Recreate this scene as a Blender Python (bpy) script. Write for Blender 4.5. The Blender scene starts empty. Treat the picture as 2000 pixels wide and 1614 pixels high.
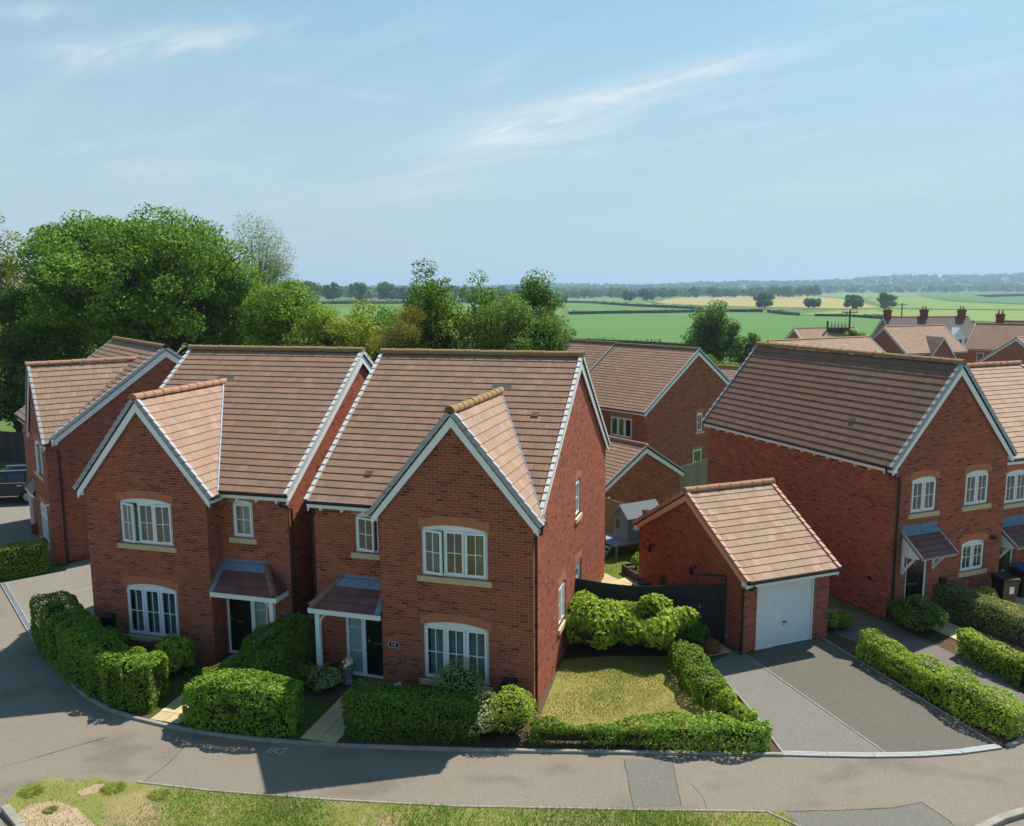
import bpy, math, random
import numpy as np
from mathutils import Vector, Matrix
random.seed(7)
RNG = np.random.default_rng(11)
SC = bpy.context.scene
COL = SC.collection

# ------------------------------------------------------------------ camera
F_PX, PITCH, ROLL, CAMH = 1622.85, 0.148, -0.00666, 10.434
cam_d = bpy.data.cameras.new("camera")
cam = bpy.data.objects.new("camera", cam_d)
COL.objects.link(cam)
cam_d.sensor_width = 36.0
cam_d.lens = F_PX / 2000.0 * 36.0
cam_d.clip_start = 0.1
cam_d.clip_end = 30000
cam.matrix_world = Matrix.Translation((0, 0, CAMH)) @ Matrix.Rotation(math.pi / 2 - PITCH, 4, 'X') @ Matrix.Rotation(ROLL, 4, 'Z')
SC.camera = cam

# ------------------------------------------------------------------ light
SUN_AZ, SUN_EL = math.radians(44.3), math.radians(55.3)     # azimuth from +Y towards +X
SUN_DIR = Vector((math.sin(SUN_AZ) * math.cos(SUN_EL), math.cos(SUN_AZ) * math.cos(SUN_EL), math.sin(SUN_EL)))
sun_d = bpy.data.lights.new("sun", 'SUN')
sun_d.energy = 5.0
sun_d.angle = math.radians(0.55)
sun_d.color = (1.0, 0.93, 0.82)
sun = bpy.data.objects.new("sun", sun_d)
sun.rotation_euler = (-SUN_DIR).to_track_quat('-Z', 'Y').to_euler()
sun.location = (40, 40, 60)
COL.objects.link(sun)

world = bpy.data.worlds.new("World")
SC.world = world
world.use_nodes = True
wn, wl = world.node_tree.nodes, world.node_tree.links
wn.clear()

def wnode(t, **kw):
    n = wn.new(t)
    for k, v in kw.items():
        setattr(n, k, v)
    return n

sky = wnode('ShaderNodeTexSky', sky_type='NISHITA', sun_disc=False)
sky.sun_elevation = SUN_EL
sky.sun_rotation = SUN_AZ
sky.altitude = 100
sky.air_density = 1.0
sky.dust_density = 1.0
sky.ozone_density = 0.4
SKY_STRENGTH = 0.10
bg = wnode('ShaderNodeBackground')
bg.inputs['Strength'].default_value = SKY_STRENGTH
wout = wnode('ShaderNodeOutputWorld')

def build_clouds():
    """thin cirrus: noise on a high flat layer, seen by direction"""
    tc = wnode('ShaderNodeTexCoord')
    sep = wnode('ShaderNodeSeparateXYZ')
    wl.new(tc.outputs['Generated'], sep.inputs[0])
    def M(op, a, b=None, clamp=False):
        n = wnode('ShaderNodeMath', operation=op, use_clamp=clamp)
        for i, q in enumerate((a, b)):
            if q is None: continue
            if isinstance(q, (int, float)): n.inputs[i].default_value = q
            else: wl.new(q, n.inputs[i])
        return n.outputs[0]
    x, y, z = sep.outputs
    zz = M('MAXIMUM', M('ADD', z, 0.06), 0.02)
    px, py = M('DIVIDE', x, zz), M('DIVIDE', y, zz)
    # rotate the layer so that streaks run along one wind direction
    a = BANKS[1][2]
    u = M('ADD', M('MULTIPLY', px, math.cos(a)), M('MULTIPLY', py, math.sin(a)))
    v = M('SUBTRACT', M('MULTIPLY', py, math.cos(a)), M('MULTIPLY', px, math.sin(a)))
    def noise(su, sv, sc, det, rough, dist, off=0.0):
        c = wnode('ShaderNodeCombineXYZ')
        wl.new(M('MULTIPLY', u, su), c.inputs[0]); wl.new(M('ADD', M('MULTIPLY', v, sv), off), c.inputs[1])
        n = wnode('ShaderNodeTexNoise')
        n.inputs['Scale'].default_value = sc; n.inputs['Detail'].default_value = det
        n.inputs['Roughness'].default_value = rough; n.inputs['Distortion'].default_value = dist
        wl.new(c.outputs[0], n.inputs['Vector'])
        return n.outputs['Fac']
    wisp = noise(0.42, 1.5, 2.6, 10, 0.60, 1.1)
    fine = noise(0.8, 2.4, 7.0, 8, 0.65, 0.6, 1.7)
    big = noise(0.5, 0.9, 0.55, 4, 0.5, 0.3, 4.2)
    def ramp(f, lo, hi):
        m = wnode('ShaderNodeMapRange', interpolation_type='SMOOTHSTEP')
        m.inputs['From Min'].default_value = lo; m.inputs['From Max'].default_value = hi
        wl.new(f, m.inputs['Value'])
        return m.outputs[0]
    # two real cloud banks with a place of their own on the layer
    def bank(cx, cy, ang, lu, lv):
        ca, sa = math.cos(ang), math.sin(ang)
        dx, dy = M('SUBTRACT', px, cx), M('SUBTRACT', py, cy)
        uu = M('ADD', M('MULTIPLY', dx, ca / lu), M('MULTIPLY', dy, sa / lu))
        vv = M('SUBTRACT', M('MULTIPLY', dy, ca / lv), M('MULTIPLY', dx, sa / lv))
        r = M('ADD', M('MULTIPLY', uu, uu), M('MULTIPLY', vv, vv))
        return M('POWER', 2.718, M('MULTIPLY', r, -1.0))
    banks = BANKS
    tot = None
    for b in banks:
        g = M('MULTIPLY', bank(*b[:5]), b[5])
        tot = g if tot is None else M('ADD', tot, g)
    tex = M('ADD', M('MULTIPLY', ramp(wisp, 0.34, 0.68), 0.75), M('MULTIPLY', ramp(fine, 0.35, 0.7), 0.25))
    base = M('MULTIPLY', ramp(wisp, 0.40, 0.80), M('ADD', M('MULTIPLY', ramp(big, 0.42, 0.72), 0.40), 0.05))
    strong = M('MULTIPLY', M('ADD', M('MULTIPLY', tex, 0.8), 0.2), tot)
    fac = M('ADD', base, strong, clamp=True)
    hor = wnode('ShaderNodeMapRange'); hor.inputs['From Min'].default_value = 0.02; hor.inputs['From Max'].default_value = 0.16
    wl.new(z, hor.inputs['Value'])
    fac = M('MULTIPLY', fac, hor.outputs[0])
    # summer haze veils the sky, thicker towards the horizon all round
    vf = wnode('ShaderNodeMapRange', interpolation_type='SMOOTHSTEP')
    vf.inputs['From Min'].default_value = 0.0; vf.inputs['From Max'].default_value = 0.55
    vf.inputs['To Min'].default_value = 0.97; vf.inputs['To Max'].default_value = 0.12
    wl.new(z, vf.inputs['Value'])
    grade = wnode('ShaderNodeMixRGB', blend_type='MULTIPLY'); grade.inputs[0].default_value = 1.0
    wl.new(sky.outputs[0], grade.inputs[1]); grade.inputs[2].default_value = (0.40, 0.87, 0.98, 1)
    veil = wnode('ShaderNodeMixRGB'); wl.new(vf.outputs[0], veil.inputs[0])
    wl.new(grade.outputs[0], veil.inputs[1]); veil.inputs[2].default_value = (3.55, 4.45, 4.95, 1)
    mix = wnode('ShaderNodeMixRGB'); mix.inputs[2].default_value = (5.5, 6.1, 6.35, 1)
    wl.new(fac, mix.inputs[0]); wl.new(veil.outputs[0], mix.inputs[1])
    wl.new(mix.outputs[0], bg.inputs['Color'])
    wl.new(bg.outputs[0], wout.inputs['Surface'])

# ------------------------------------------------------------------ pixel <-> place helpers (used to read real ground positions)
def ray(px, py):
    X, Y = px - 1000.0, py - 807.0
    c, s = math.cos(-ROLL), math.sin(-ROLL)
    X, Y = X * c - Y * s, X * s + Y * c
    c, s = math.cos(PITCH), math.sin(PITCH)
    return Vector((X, F_PX * c - Y * s, -F_PX * s - Y * c))

def G(px, py, z=0.0):
    d = ray(px, py)
    t = (z - CAMH) / d.z
    return Vector((d.x * t, d.y * t, z))

def at(px, py, dist):
    d = ray(px, py)
    t = dist / d.y
    return Vector((d.x * t, dist, CAMH + d.z * t))

# cloud banks: centre x, y on the layer (direction / (up + 0.06)), angle, length, width, weight
def sky_xy(px, py):
    d = ray(px, py).normalized()
    return d.x / (d.z + 0.06), d.y / (d.z + 0.06)
def bank_between(p, q, wid, wt):
    a, b = Vector(sky_xy(*p)), Vector(sky_xy(*q))
    m, d = (a + b) / 2, b - a
    return (m.x, m.y, math.atan2(d.y, d.x), d.length / 2 * 1.05, wid, wt)
BANKS = [bank_between((890, 300), (1120, 215), 0.34, 0.75), bank_between((1000, 245), (1500, 105), 0.16, 0.95), bank_between((760, 385), (1000, 310), 0.5, 0.35),
         bank_between((100, 130), (330, 60), 0.13, 0.75), bank_between((330, 95), (520, 50), 0.07, 0.5), bank_between((0, 30), (160, 10), .06, .5),
         bank_between((640, 400), (1000, 350), 0.40, 0.35), bank_between((230, 350), (420, 320), 0.30, 0.55), bank_between((60, 300), (400, 260), .12, .3),
         bank_between((930, 170), (1020, 110), 0.06, 0.5), bank_between((560, 160), (800, 200), .06, .3), bank_between((1500, 400), (1980, 300), 0.5, 0.3)]
build_clouds()

SC.view_settings.view_transform = 'Standard'
SC.view_settings.look = 'None'
SC.view_settings.exposure = 0.54
SC.view_settings.gamma = 1.0
SC.view_settings.use_curve_mapping = False
SC.cycles.max_bounces = 4
SC.cycles.diffuse_bounces = 2
SC.cycles.glossy_bounces = 2
SC.cycles.transparent_max_bounces = 10
SC.cycles.volume_bounces = 0
SC.cycles.use_denoising = True
SC.cycles.use_adaptive_sampling = True
SC.cycles.adaptive_threshold = 0.015

# ------------------------------------------------------------------ materials
MATS = {}
def mat(name, col, rough=0.7, spec=0.35, tint=False, noise=None, metal=0.0, bump=None, trans=0.0, coat=0.0):
    """col: base colour; tint: multiply by the 'tint' attribute of each piece; noise: list of (scale, amount, dark/other colour, lo, hi)"""
    if name in MATS: return MATS[name]
    m = bpy.data.materials.new(name); m.use_nodes = True
    n, l = m.node_tree.nodes, m.node_tree.links
    b = n['Principled BSDF']
    b.inputs['Roughness'].default_value = rough
    b.inputs['Specular IOR Level'].default_value = spec
    b.inputs['Metallic'].default_value = metal
    if coat: b.inputs['Coat Weight'].default_value = coat; b.inputs['Coat Roughness'].default_value = 0.05
    rgb = n.new('ShaderNodeRGB'); rgb.outputs[0].default_value = (*col, 1)
    cur = rgb.outputs[0]
    if tint:
        a = n.new('ShaderNodeAttribute'); a.attribute_name = 'tint'
        mx = n.new('ShaderNodeMixRGB'); mx.blend_type = 'MULTIPLY'; mx.inputs[0].default_value = 1
        l.new(cur, mx.inputs[1]); l.new(a.outputs['Color'], mx.inputs[2]); cur = mx.outputs[0]
    geo = n.new('ShaderNodeNewGeometry')
    for sc, amt, other, lo, hi in (noise or []):
        t = n.new('ShaderNodeTexNoise')
        if isinstance(sc, tuple):
            mp = n.new('ShaderNodeMapping'); mp.inputs['Scale'].default_value = sc
            l.new(geo.outputs['Position'], mp.inputs[0]); l.new(mp.outputs[0], t.inputs['Vector']); t.inputs['Scale'].default_value = 1
        else:
            l.new(geo.outputs['Position'], t.inputs['Vector']); t.inputs['Scale'].default_value = sc
        t.inputs['Detail'].default_value = 2.5; t.inputs['Roughness'].default_value = 0.6
        r = n.new('ShaderNodeMapRange'); r.inputs['From Min'].default_value = lo; r.inputs['From Max'].default_value = hi
        r.inputs['To Max'].default_value = amt
        l.new(t.outputs['Fac'], r.inputs['Value'])
        mx = n.new('ShaderNodeMixRGB'); mx.inputs[2].default_value = (*other, 1)
        l.new(r.outputs[0], mx.inputs[0]); l.new(cur, mx.inputs[1]); cur = mx.outputs[0]
    l.new(cur, b.inputs['Base Color'])
    if bump:
        t = n.new('ShaderNodeTexNoise'); t.inputs['Scale'].default_value = bump[0]; t.inputs['Detail'].default_value = 2
        l.new(geo.outputs['Position'], t.inputs['Vector'])
        bm = n.new('ShaderNodeBump'); bm.inputs['Strength'].default_value = bump[1]; bm.inputs['Distance'].default_value = bump[2]
        l.new(t.outputs['Fac'], bm.inputs['Height']); l.new(bm.outputs[0], b.inputs['Normal'])
    if trans:
        tr = n.new('ShaderNodeBsdfTranslucent'); l.new(cur, tr.inputs['Color'])
        ms = n.new('ShaderNodeMixShader'); ms.inputs[0].default_value = trans
        l.new(b.outputs[0], ms.inputs[1]); l.new(tr.outputs[0], ms.inputs[2])
        l.new(ms.outputs[0], n['Material Output'].inputs['Surface'])
    MATS[name] = m
    return m

def glass_mat():
    m = bpy.data.materials.new('window_glass'); m.use_nodes = True
    n, l = m.node_tree.nodes, m.node_tree.links
    n.remove(n['Principled BSDF'])
    t = n.new('ShaderNodeBsdfTransparent'); t.inputs[0].default_value = (0.82, 0.88, 0.87, 1)
    g = n.new('ShaderNodeBsdfGlossy'); g.inputs['Roughness'].default_value = 0.02; g.inputs['Color'].default_value = (0.9, 0.95, 1, 1)
    lw = n.new('ShaderNodeLayerWeight'); lw.inputs['Blend'].default_value = 0.5
    pw_ = n.new('ShaderNodeMath'); pw_.operation = 'POWER'; pw_.inputs[1].default_value = 3.5; l.new(lw.outputs['Facing'], pw_.inputs[0])
    f = n.new('ShaderNodeMath'); f.operation = 'MULTIPLY_ADD'; f.inputs[1].default_value = 0.75; f.inputs[2].default_value = 0.075; l.new(pw_.outputs[0], f.inputs[0])
    ms = n.new('ShaderNodeMixShader')
    l.new(f.outputs[0], ms.inputs[0]); l.new(t.outputs[0], ms.inputs[1]); l.new(g.outputs[0], ms.inputs[2])
    l.new(ms.outputs[0], n['Material Output'].inputs['Surface'])
    return m
GLASS = glass_mat()
BRICK = mat('brick', (.89, .82, .78), 0.88, 0.2, tint=True, noise=[(14, 0.35, (0.20, 0.075, 0.05), 0.5, 0.85), (0.9, 0.18, (0.26, 0.10, 0.07), 0.45, 0.75)], bump=(60, 0.4, 0.006))
FARBRICK = mat('plain_brickwork', (0.37, 0.12, 0.075), 0.9, 0.15, noise=[((4, 4, 13), .5, (0.27, 0.09, 0.06), .45, .7)])
MORTAR = mat('mortar', (0.40, 0.185, 0.120), 0.95, 0.1, noise=[(5, 0.5, (0.37, 0.19, 0.125), 0.4, 0.7)])
VOUSS = mat('rubbed_brick', (1, 1, 1), 0.85, 0.2, tint=True, noise=[(18, 0.3, (0.26, 0.09, 0.05), 0.5, 0.8)])
TILE = mat('roof_tile', (.78, .76, .70), 0.82, 0.25, tint=True, noise=[((9, 2.5, 2.5), 0.38, (0.20, 0.13, 0.10), 0.48, 0.8), (0.7, 0.20, (0.26, 0.17, 0.13), 0.45, 0.8), (38, 0.30, (0.34, 0.30, 0.25), 0.62, 0.8)], bump=(45, 0.35, 0.008))
TILE_DK = mat('mossy_tile', (.76, .68, .64), 0.9, 0.15, tint=True, noise=[(1.1, 0.22, (0.20, 0.14, 0.09), 0.45, 0.7), (40, 0.30, (0.3, 0.27, 0.22), 0.62, 0.8)], bump=(45, 0.35, 0.008))
RIDGE = mat('ridge_lichen', (0.31, 0.18, 0.11), 0.95, 0.1, noise=[(3.5, 0.75, (0.26, 0.19, 0.075), 0.38, 0.62), (30, 0.5, (0.42, 0.36, 0.16), 0.6, 0.8)])
RIDGE_RED = mat('ridge_clay', (0.37, 0.195, 0.125), 0.88, 0.2, noise=[(6, 0.4, (0.30, 0.13, 0.07), 0.45, 0.75), (30, 0.3, (0.5, 0.36, 0.24), 0.62, 0.8)])
DECK = mat('roof_felt', (0.05, 0.04, 0.035), 0.95, 0.1)
WHITE = mat('white_upvc', (0.80, 0.82, 0.83), 0.35, 0.4, noise=[(3, 0.12, (0.6, 0.6, 0.56), 0.5, 0.8)])
CREAM = mat('painted_board', (0.70, 0.62, 0.50), 0.6, 0.3, noise=[(4, 0.2, (0.5, 0.42, 0.32), 0.5, 0.8)])
PEACH = mat('peach_board', (0.72, 0.44, 0.31), 0.7, 0.25, noise=[(5, 0.25, (0.5, 0.3, 0.2), 0.5, 0.8)])
VERGE = mat('verge_plastic', (0.36, 0.36, 0.38), 0.6, 0.3, noise=[(8, 0.3, (0.25, 0.24, 0.23), 0.5, 0.8)])
VERGE_LT = mat('sunlit_verge_plastic', (0.56, 0.55, 0.53), 0.5, 0.35, noise=[(8, 0.3, (0.42, 0.40, 0.37), 0.5, 0.8)])  # paler copy of the verge plastic, sunlight put into the colour
BLACK = mat('black_plastic', (0.012, 0.013, 0.016), 0.35, 0.45)
BLACKDOOR = mat('black_door', (0.008, 0.009, 0.010), 0.3, 0.45)
LEAD = mat('lead', (0.14, 0.195, 0.27), 0.55, 0.4, noise=[(6, 0.5, (0.25, 0.33, 0.41), 0.45, 0.75)], metal=0.2)
STONE = mat('sill_stone', (0.55, 0.44, 0.26), 0.85, 0.2, noise=[(7, 0.35, (0.38, 0.30, 0.18), 0.45, 0.75)])
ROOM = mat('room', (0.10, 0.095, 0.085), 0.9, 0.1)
CURTAIN = mat('curtain', (0.30, 0.29, 0.27), 0.9, 0.1)
BLIND = mat('blind', (0.72, 0.74, 0.72), 0.5, 0.3)
CHROME = mat('chrome', (0.7, 0.7, 0.68), 0.2, 0.5, metal=1.0)
PLUM = mat('plum_tile', (1, 1, 1), 0.5, 0.4, tint=True, noise=[(8, 0.4, (0.10, 0.05, 0.045), 0.45, 0.75)])
WOOD = mat('fence_wood', (1, 1, 1), 0.85, 0.15, tint=True, noise=[((30, 30, 2), 0.4, (0.12, 0.09, 0.06), 0.45, 0.75)])
NAVY = mat('dark_stained_wood', (0.014, 0.018, 0.026), 0.6, 0.3, noise=[((25, 25, 2), 0.5, (0.030, 0.036, 0.046), 0.45, 0.75)])
CONC = mat('concrete', (0.30, 0.28, 0.24), 0.9, 0.15, noise=[(3, 0.6, (0.17, 0.155, 0.13), 0.4, 0.7), (60, 0.3, (0.55, 0.52, 0.46), 0.55, 0.8)])
SLAB = mat('paving', (1, 1, 1), 0.9, 0.15, tint=True, noise=[(4, 0.35, (0.26, 0.21, 0.12), 0.45, 0.75), (50, 0.25, (0.6, 0.52, 0.36), 0.55, 0.8)])
GREYPAINT = mat('playhouse_paint', (0.17, 0.25, 0.30), 0.55, 0.3, noise=[((3, 3, 20), 0.3, (0.11, 0.15, 0.18), 0.45, 0.7)])
FELT = mat('grey_felt', (0.17, 0.19, 0.20), 0.95, 0.1, noise=[(40, 0.4, (0.28, 0.30, 0.31), 0.45, 0.7)])
GALV = mat('galvanised', (0.42, 0.47, 0.50), 0.45, 0.4, metal=0.5, noise=[(20, 0.4, (0.3, 0.34, 0.36), 0.4, 0.7)])
BARK = mat('bark', (0.10, 0.075, 0.05), 0.95, 0.1, noise=[((8, 8, 2), 0.6, (0.045, 0.033, 0.022), 0.4, 0.7)])
TWIG_SHADE = mat('twigs_and_shade', (0.030, 0.028, 0.014), 0.95, 0.05, noise=[(25, 0.7, (0.055, 0.05, 0.022), 0.45, 0.65)])  # near-black: twigs with the shade inside hedges put into the colour
LEAF = mat('leaf', (1.86, 1.66, 1.10), 0.6, 0.18, tint=True, trans=0.40)
FARLEAF = mat('far_leaf', (1.5, 1.5, 1.35), 0.8, 0.1, tint=True, trans=0.2)
GRASSB = mat('grass_blade', (1.25, 1.3, 1.1), 0.7, 0.2, tint=True, trans=0.3)
SOIL = mat('soil', (0.085, 0.058, 0.038), 0.98, 0.05, noise=[(9, 0.5, (0.15, 0.11, 0.07), 0.4, 0.7), (60, 0.4, (0.22, 0.17, 0.12), 0.6, 0.8)], bump=(30, 0.8, 0.03))

# ------------------------------------------------------------------ mesh helpers
class Fr:
    """a wall frame: u along the wall, n outwards, z up"""
    def __init__(s, O, U, N, Z=(0, 0, 1)):
        s.O, s.U, s.N, s.Z = Vector(O), Vector(U).normalized(), Vector(N).normalized(), Vector(Z).normalized()
    def P(s, u, n, z): return s.O + s.U * u + s.N * n + s.Z * z
    def sub(s, u, n, z, ang=0.0):
        c, q = math.cos(ang), math.sin(ang)
        return Fr(s.P(u, n, z), s.U * c + s.N * q, s.N * c - s.U * q, s.Z)
XYZ = Fr((0, 0, 0), (1, 0, 0), (0, 1, 0))

class MB:
    def __init__(s): s.v, s.f, s.t = [], [], []
    def quad(s, *p, t=(1, 1, 1)):
        i = len(s.v); s.v += [tuple(q) for q in p]; s.f.append(tuple(range(i, i + len(p)))); s.t.append(t)
    def box(s, fr, u0, u1, n0, n1, z0, z1, t=(1, 1, 1), back=True):
        i = len(s.v)
        for a, b, c in ((u0, n0, z0), (u1, n0, z0), (u1, n1, z0), (u0, n1, z0), (u0, n0, z1), (u1, n0, z1), (u1, n1, z1), (u0, n1, z1)):
            s.v.append(tuple(fr.P(a, b, c)))
        fs = [(3, 2, 6, 7), (0, 3, 7, 4), (1, 5, 6, 2), (4, 7, 6, 5), (0, 1, 2, 3)]
        if back: fs.append((0, 4, 5, 1))
        for q in fs:
            s.f.append(tuple(i + k for k in q)); s.t.append(t)
        return s
    def prism(s, pts, ext, t=(1, 1, 1)):
        """closed outline pts (3D) pushed along ext"""
        ext = Vector(ext); a = [Vector(p) for p in pts]; b = [p + ext for p in a]
        s.quad(*a, t=t); s.quad(*reversed(b), t=t)
        for i in range(len(a)):
            j = (i + 1) % len(a); s.quad(a[i], b[i], b[j], a[j], t=t)
        return s
    def tube(s, pts, rad, n=8, cap=True, t=(1, 1, 1)):
        pts = [Vector(p) for p in pts]
        if isinstance(rad, (int, float)): rad = [rad] * len(pts)
        base = len(s.v); up = None
        for k, p in enumerate(pts):
            d = (pts[min(k + 1, len(pts) - 1)] - pts[max(k - 1, 0)]).normalized()
            if up is None:
                up = d.orthogonal().normalized()
            up = (up - d * up.dot(d)).normalized(); w = d.cross(up)
            for j in range(n):
                a = 2 * math.pi * (j + .5) / n
                s.v.append(tuple(p + (up * math.cos(a) + w * math.sin(a)) * rad[k]))
        for k in range(len(pts) - 1):
            for j in range(n):
                a, b = base + k * n + j, base + k * n + (j + 1) % n
                s.f.append((a, b, b + n, a + n)); s.t.append(t)
        if cap:
            s.f.append(tuple(base + j for j in range(n))); s.t.append(t)
            e = base + (len(pts) - 1) * n
            s.f.append(tuple(e + j for j in range(n))); s.t.append(t)
        return s
    def lathe(s, c, prof, n=16, t=(1, 1, 1)):
        base = len(s.v); c = Vector(c)
        for r, z in prof:
            for j in range(n):
                a = 2 * math.pi * j / n; s.v.append((c.x + r * math.cos(a), c.y + r * math.sin(a), c.z + z))
        for k in range(len(prof) - 1):
            for j in range(n):
                a, b = base + k * n + j, base + k * n + (j + 1) % n
                s.f.append((a, b, b + n, a + n)); s.t.append(t)
        return s
    def mesh(s, name, m, smooth=False):
        me = bpy.data.meshes.new(name); me.from_pydata(s.v, [], s.f)
        me.materials.append(m)
        at_ = me.attributes.new('tint', 'FLOAT_COLOR', 'FACE')
        a = np.ones((len(s.f), 4), np.float32); a[:, :3] = s.t
        at_.data.foreach_set('color', a.ravel())
        if smooth: me.polygons.foreach_set('use_smooth', [True] * len(me.polygons))
        return me
    def build(s, name, m, parent=None, kind=None, smooth=False):
        return link(name, s.mesh(name, m, smooth), parent, kind)

def link(name, me, parent=None, kind=None, loc=None, M=None):
    o = bpy.data.objects.new(name, me); COL.objects.link(o)
    if parent: o.parent = parent
    if loc is not None: o.location = loc
    if M is not None: o.matrix_local = M
    if kind: o['kind'] = kind
    return o

def quads_np(name, V, m, tint, parent=None, kind=None, nv=4):
    """V: (N, nv, 3) faces, tint: (N, 3)"""
    n = len(V)
    me = bpy.data.meshes.new(name)
    me.vertices.add(n * nv); me.vertices.foreach_set('co', np.ascontiguousarray(V, np.float32).ravel())
    me.loops.add(n * nv); me.loops.foreach_set('vertex_index', np.arange(n * nv, dtype=np.int32))
    me.polygons.add(n); me.polygons.foreach_set('loop_start', np.arange(0, n * nv, nv, dtype=np.int32))
    try: me.polygons.foreach_set('loop_total', np.full(n, nv, np.int32))
    except Exception: pass
    me.update(calc_edges=True)
    a = np.ones((n, 4), np.float32); a[:, :3] = tint
    me.attributes.new('tint', 'FLOAT_COLOR', 'FACE').data.foreach_set('color', a.ravel())
    me.materials.append(m)
    return link(name, me, parent, kind)

def thing(name, label, cat, loc=(0, 0, 0), rz=0.0, group=None):
    o = bpy.data.objects.new(name, None); COL.objects.link(o)
    o.empty_display_size = 0.3
    o.location = loc; o.rotation_euler = (0, 0, rz); o['label'] = label; o['category'] = cat
    if group: o['group'] = group
    return o
def tag(o, label, cat, group=None):
    o['label'] = label; o['category'] = cat
    if group: o['group'] = group
    return o
def struct_empty(name):
    o = bpy.data.objects.new(name, None); COL.objects.link(o); o['kind'] = 'structure'; return o

def frame_matrix(O, U, V, N):
    U, V, N = Vector(U), Vector(V), Vector(N)
    if U.cross(V).dot(N) < 0: U = -U
    M = Matrix((U, V, N)).transposed().to_4x4(); M.translation = O
    return M

CAMP = Vector((0, 0, CAMH))
def jit(c, k=0.12):
    a = 1 + random.uniform(-k, k); return tuple(max(0, q * a * (1 + random.uniform(-k, k) * .35)) for q in c)

# ------------------------------------------------------------------ bricks
BR_PAL = [((0.375, 0.106, 0.062), 36), ((0.335, 0.092, 0.056), 32), ((0.285, 0.078, 0.050), 13), ((0.185, 0.058, 0.043), 9), ((0.42, 0.138, 0.078), 9), ((0.12, 0.045, 0.038), 3)]
BR_C = [c for c, w in BR_PAL for _ in range(w)]
def brick_tint(): return jit(random.choice(BR_C), 0.10)
BRICK_VAR = []
for k in range(14):
    BRICK_VAR.append(MB().box(XYZ, -.1055, .1055, -.012, 0, 0, .062, t=brick_tint(), back=False).mesh('brick', BRICK))

def subtract(iv, cuts):
    for a, b in cuts:
        out = []
        for l, r in iv:
            if b <= l or a >= r: out.append((l, r)); continue
            if a > l: out.append((l, a))
            if b < r: out.append((b, r))
        iv = out
    return iv

def arch_circle(w, rise):
    R = (w * w / 4 + rise * rise) / (2 * rise); return R, rise - R     # radius, centre height above the springing

class Wall:
    def __init__(s, fr, sides, top, breaks=(), z0=0.0, bricks=True):
        s.fr, s.sides, s.top, s.z0, s.bricks = fr, sides, top, z0, bricks
        s.breaks, s.open = list(breaks), []
    def opening(s, u, w, z, h, rise=0.0, sold=True):
        s.open.append((u, w, z, h, rise, sold)); return s
    def core(s, mb):
        zs = sorted({s.z0, s.top, *s.breaks, *[o[2] for o in s.open], *[o[2] + o[3] + o[4] for o in s.open]})
        zs = [z for z in zs if s.z0 <= z <= s.top]
        for a, b in zip(zs, zs[1:]):
            if b - a < 1e-5: continue
            l0, r0 = s.sides(a + 1e-4); l1, r1 = s.sides(b - 1e-4)
            zm = (a + b) / 2
            cuts = sorted((o[0], o[0] + o[1]) for o in s.open if o[2] < zm < o[2] + o[3] + o[4])
            n = -.0012
            x0, x1 = l0, l1
            for c0, c1 in cuts:
                mb.quad(s.fr.P(x0, n, a), s.fr.P(c0, n, a), s.fr.P(c0, n, b), s.fr.P(x1, n, b)); x0 = x1 = c1
            mb.quad(s.fr.P(x0, n, a), s.fr.P(r0, n, a), s.fr.P(r1, n, b), s.fr.P(x1, n, b))
        for u, w, z, h, rise, sold in s.open:
            t = z + h + rise; P = s.fr.P
            for q in (((u, z), (u, t)), ((u + w, t), (u + w, z)), ((u, t), (u + w, t)), ((u + w, z), (u, z))):
                (a, b), (c, d) = q
                mb.quad(P(a, -.008, b), P(c, -.008, d), P(c, -.13, d), P(a, -.13, b))
    def cells(s):
        """bricks as (u0, u1, z0, full)"""
        out = []
        k0 = int(math.ceil(s.z0 / .075 - 1e-6))
        for k in range(k0, int(s.top / .075) + 1):
            z = k * .075
            if z + .065 > s.top: break
            l, r = s.sides(z + .066)
            l2, r2 = s.sides(z + .001); l, r = max(l, l2), min(r, r2)
            if r - l < .05: continue
            cuts = []
            for u, w, oz, h, rise, sold in s.open:
                if z + .06 > oz and z < oz + h + (0 if sold else rise): cuts.append((u - .005, u + w + .005))
                if sold and z + .06 > oz + h:
                    zm = z + .033 - oz - h
                    if rise > 0:
                        R, cz = arch_circle(w, rise)
                        q = (R + .225) ** 2 - (zm - cz) ** 2
                        if q > 0:
                            hw = min(math.sqrt(q), w / 2 * (1 + .225 / R) + .01)
                            cuts.append((u + w / 2 - hw, u + w / 2 + hw))
                    elif zm < .225: cuts.append((u - .06, u + w + .06))
            ivs = subtract([(l, r)], cuts)
            off = .1125 * (k % 2)
            for a, b in ivs:
                j = math.floor((a - off) / .225)
                while True:
                    c0, c1 = off + j * .225, off + j * .225 + .211
                    if c0 >= b: break
                    e0, e1 = max(c0, a), min(c1, b)
                    if e1 - e0 > .02: out.append((e0, e1, z, e1 - e0 > .2109))
                    j += 1
        return out

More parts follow.
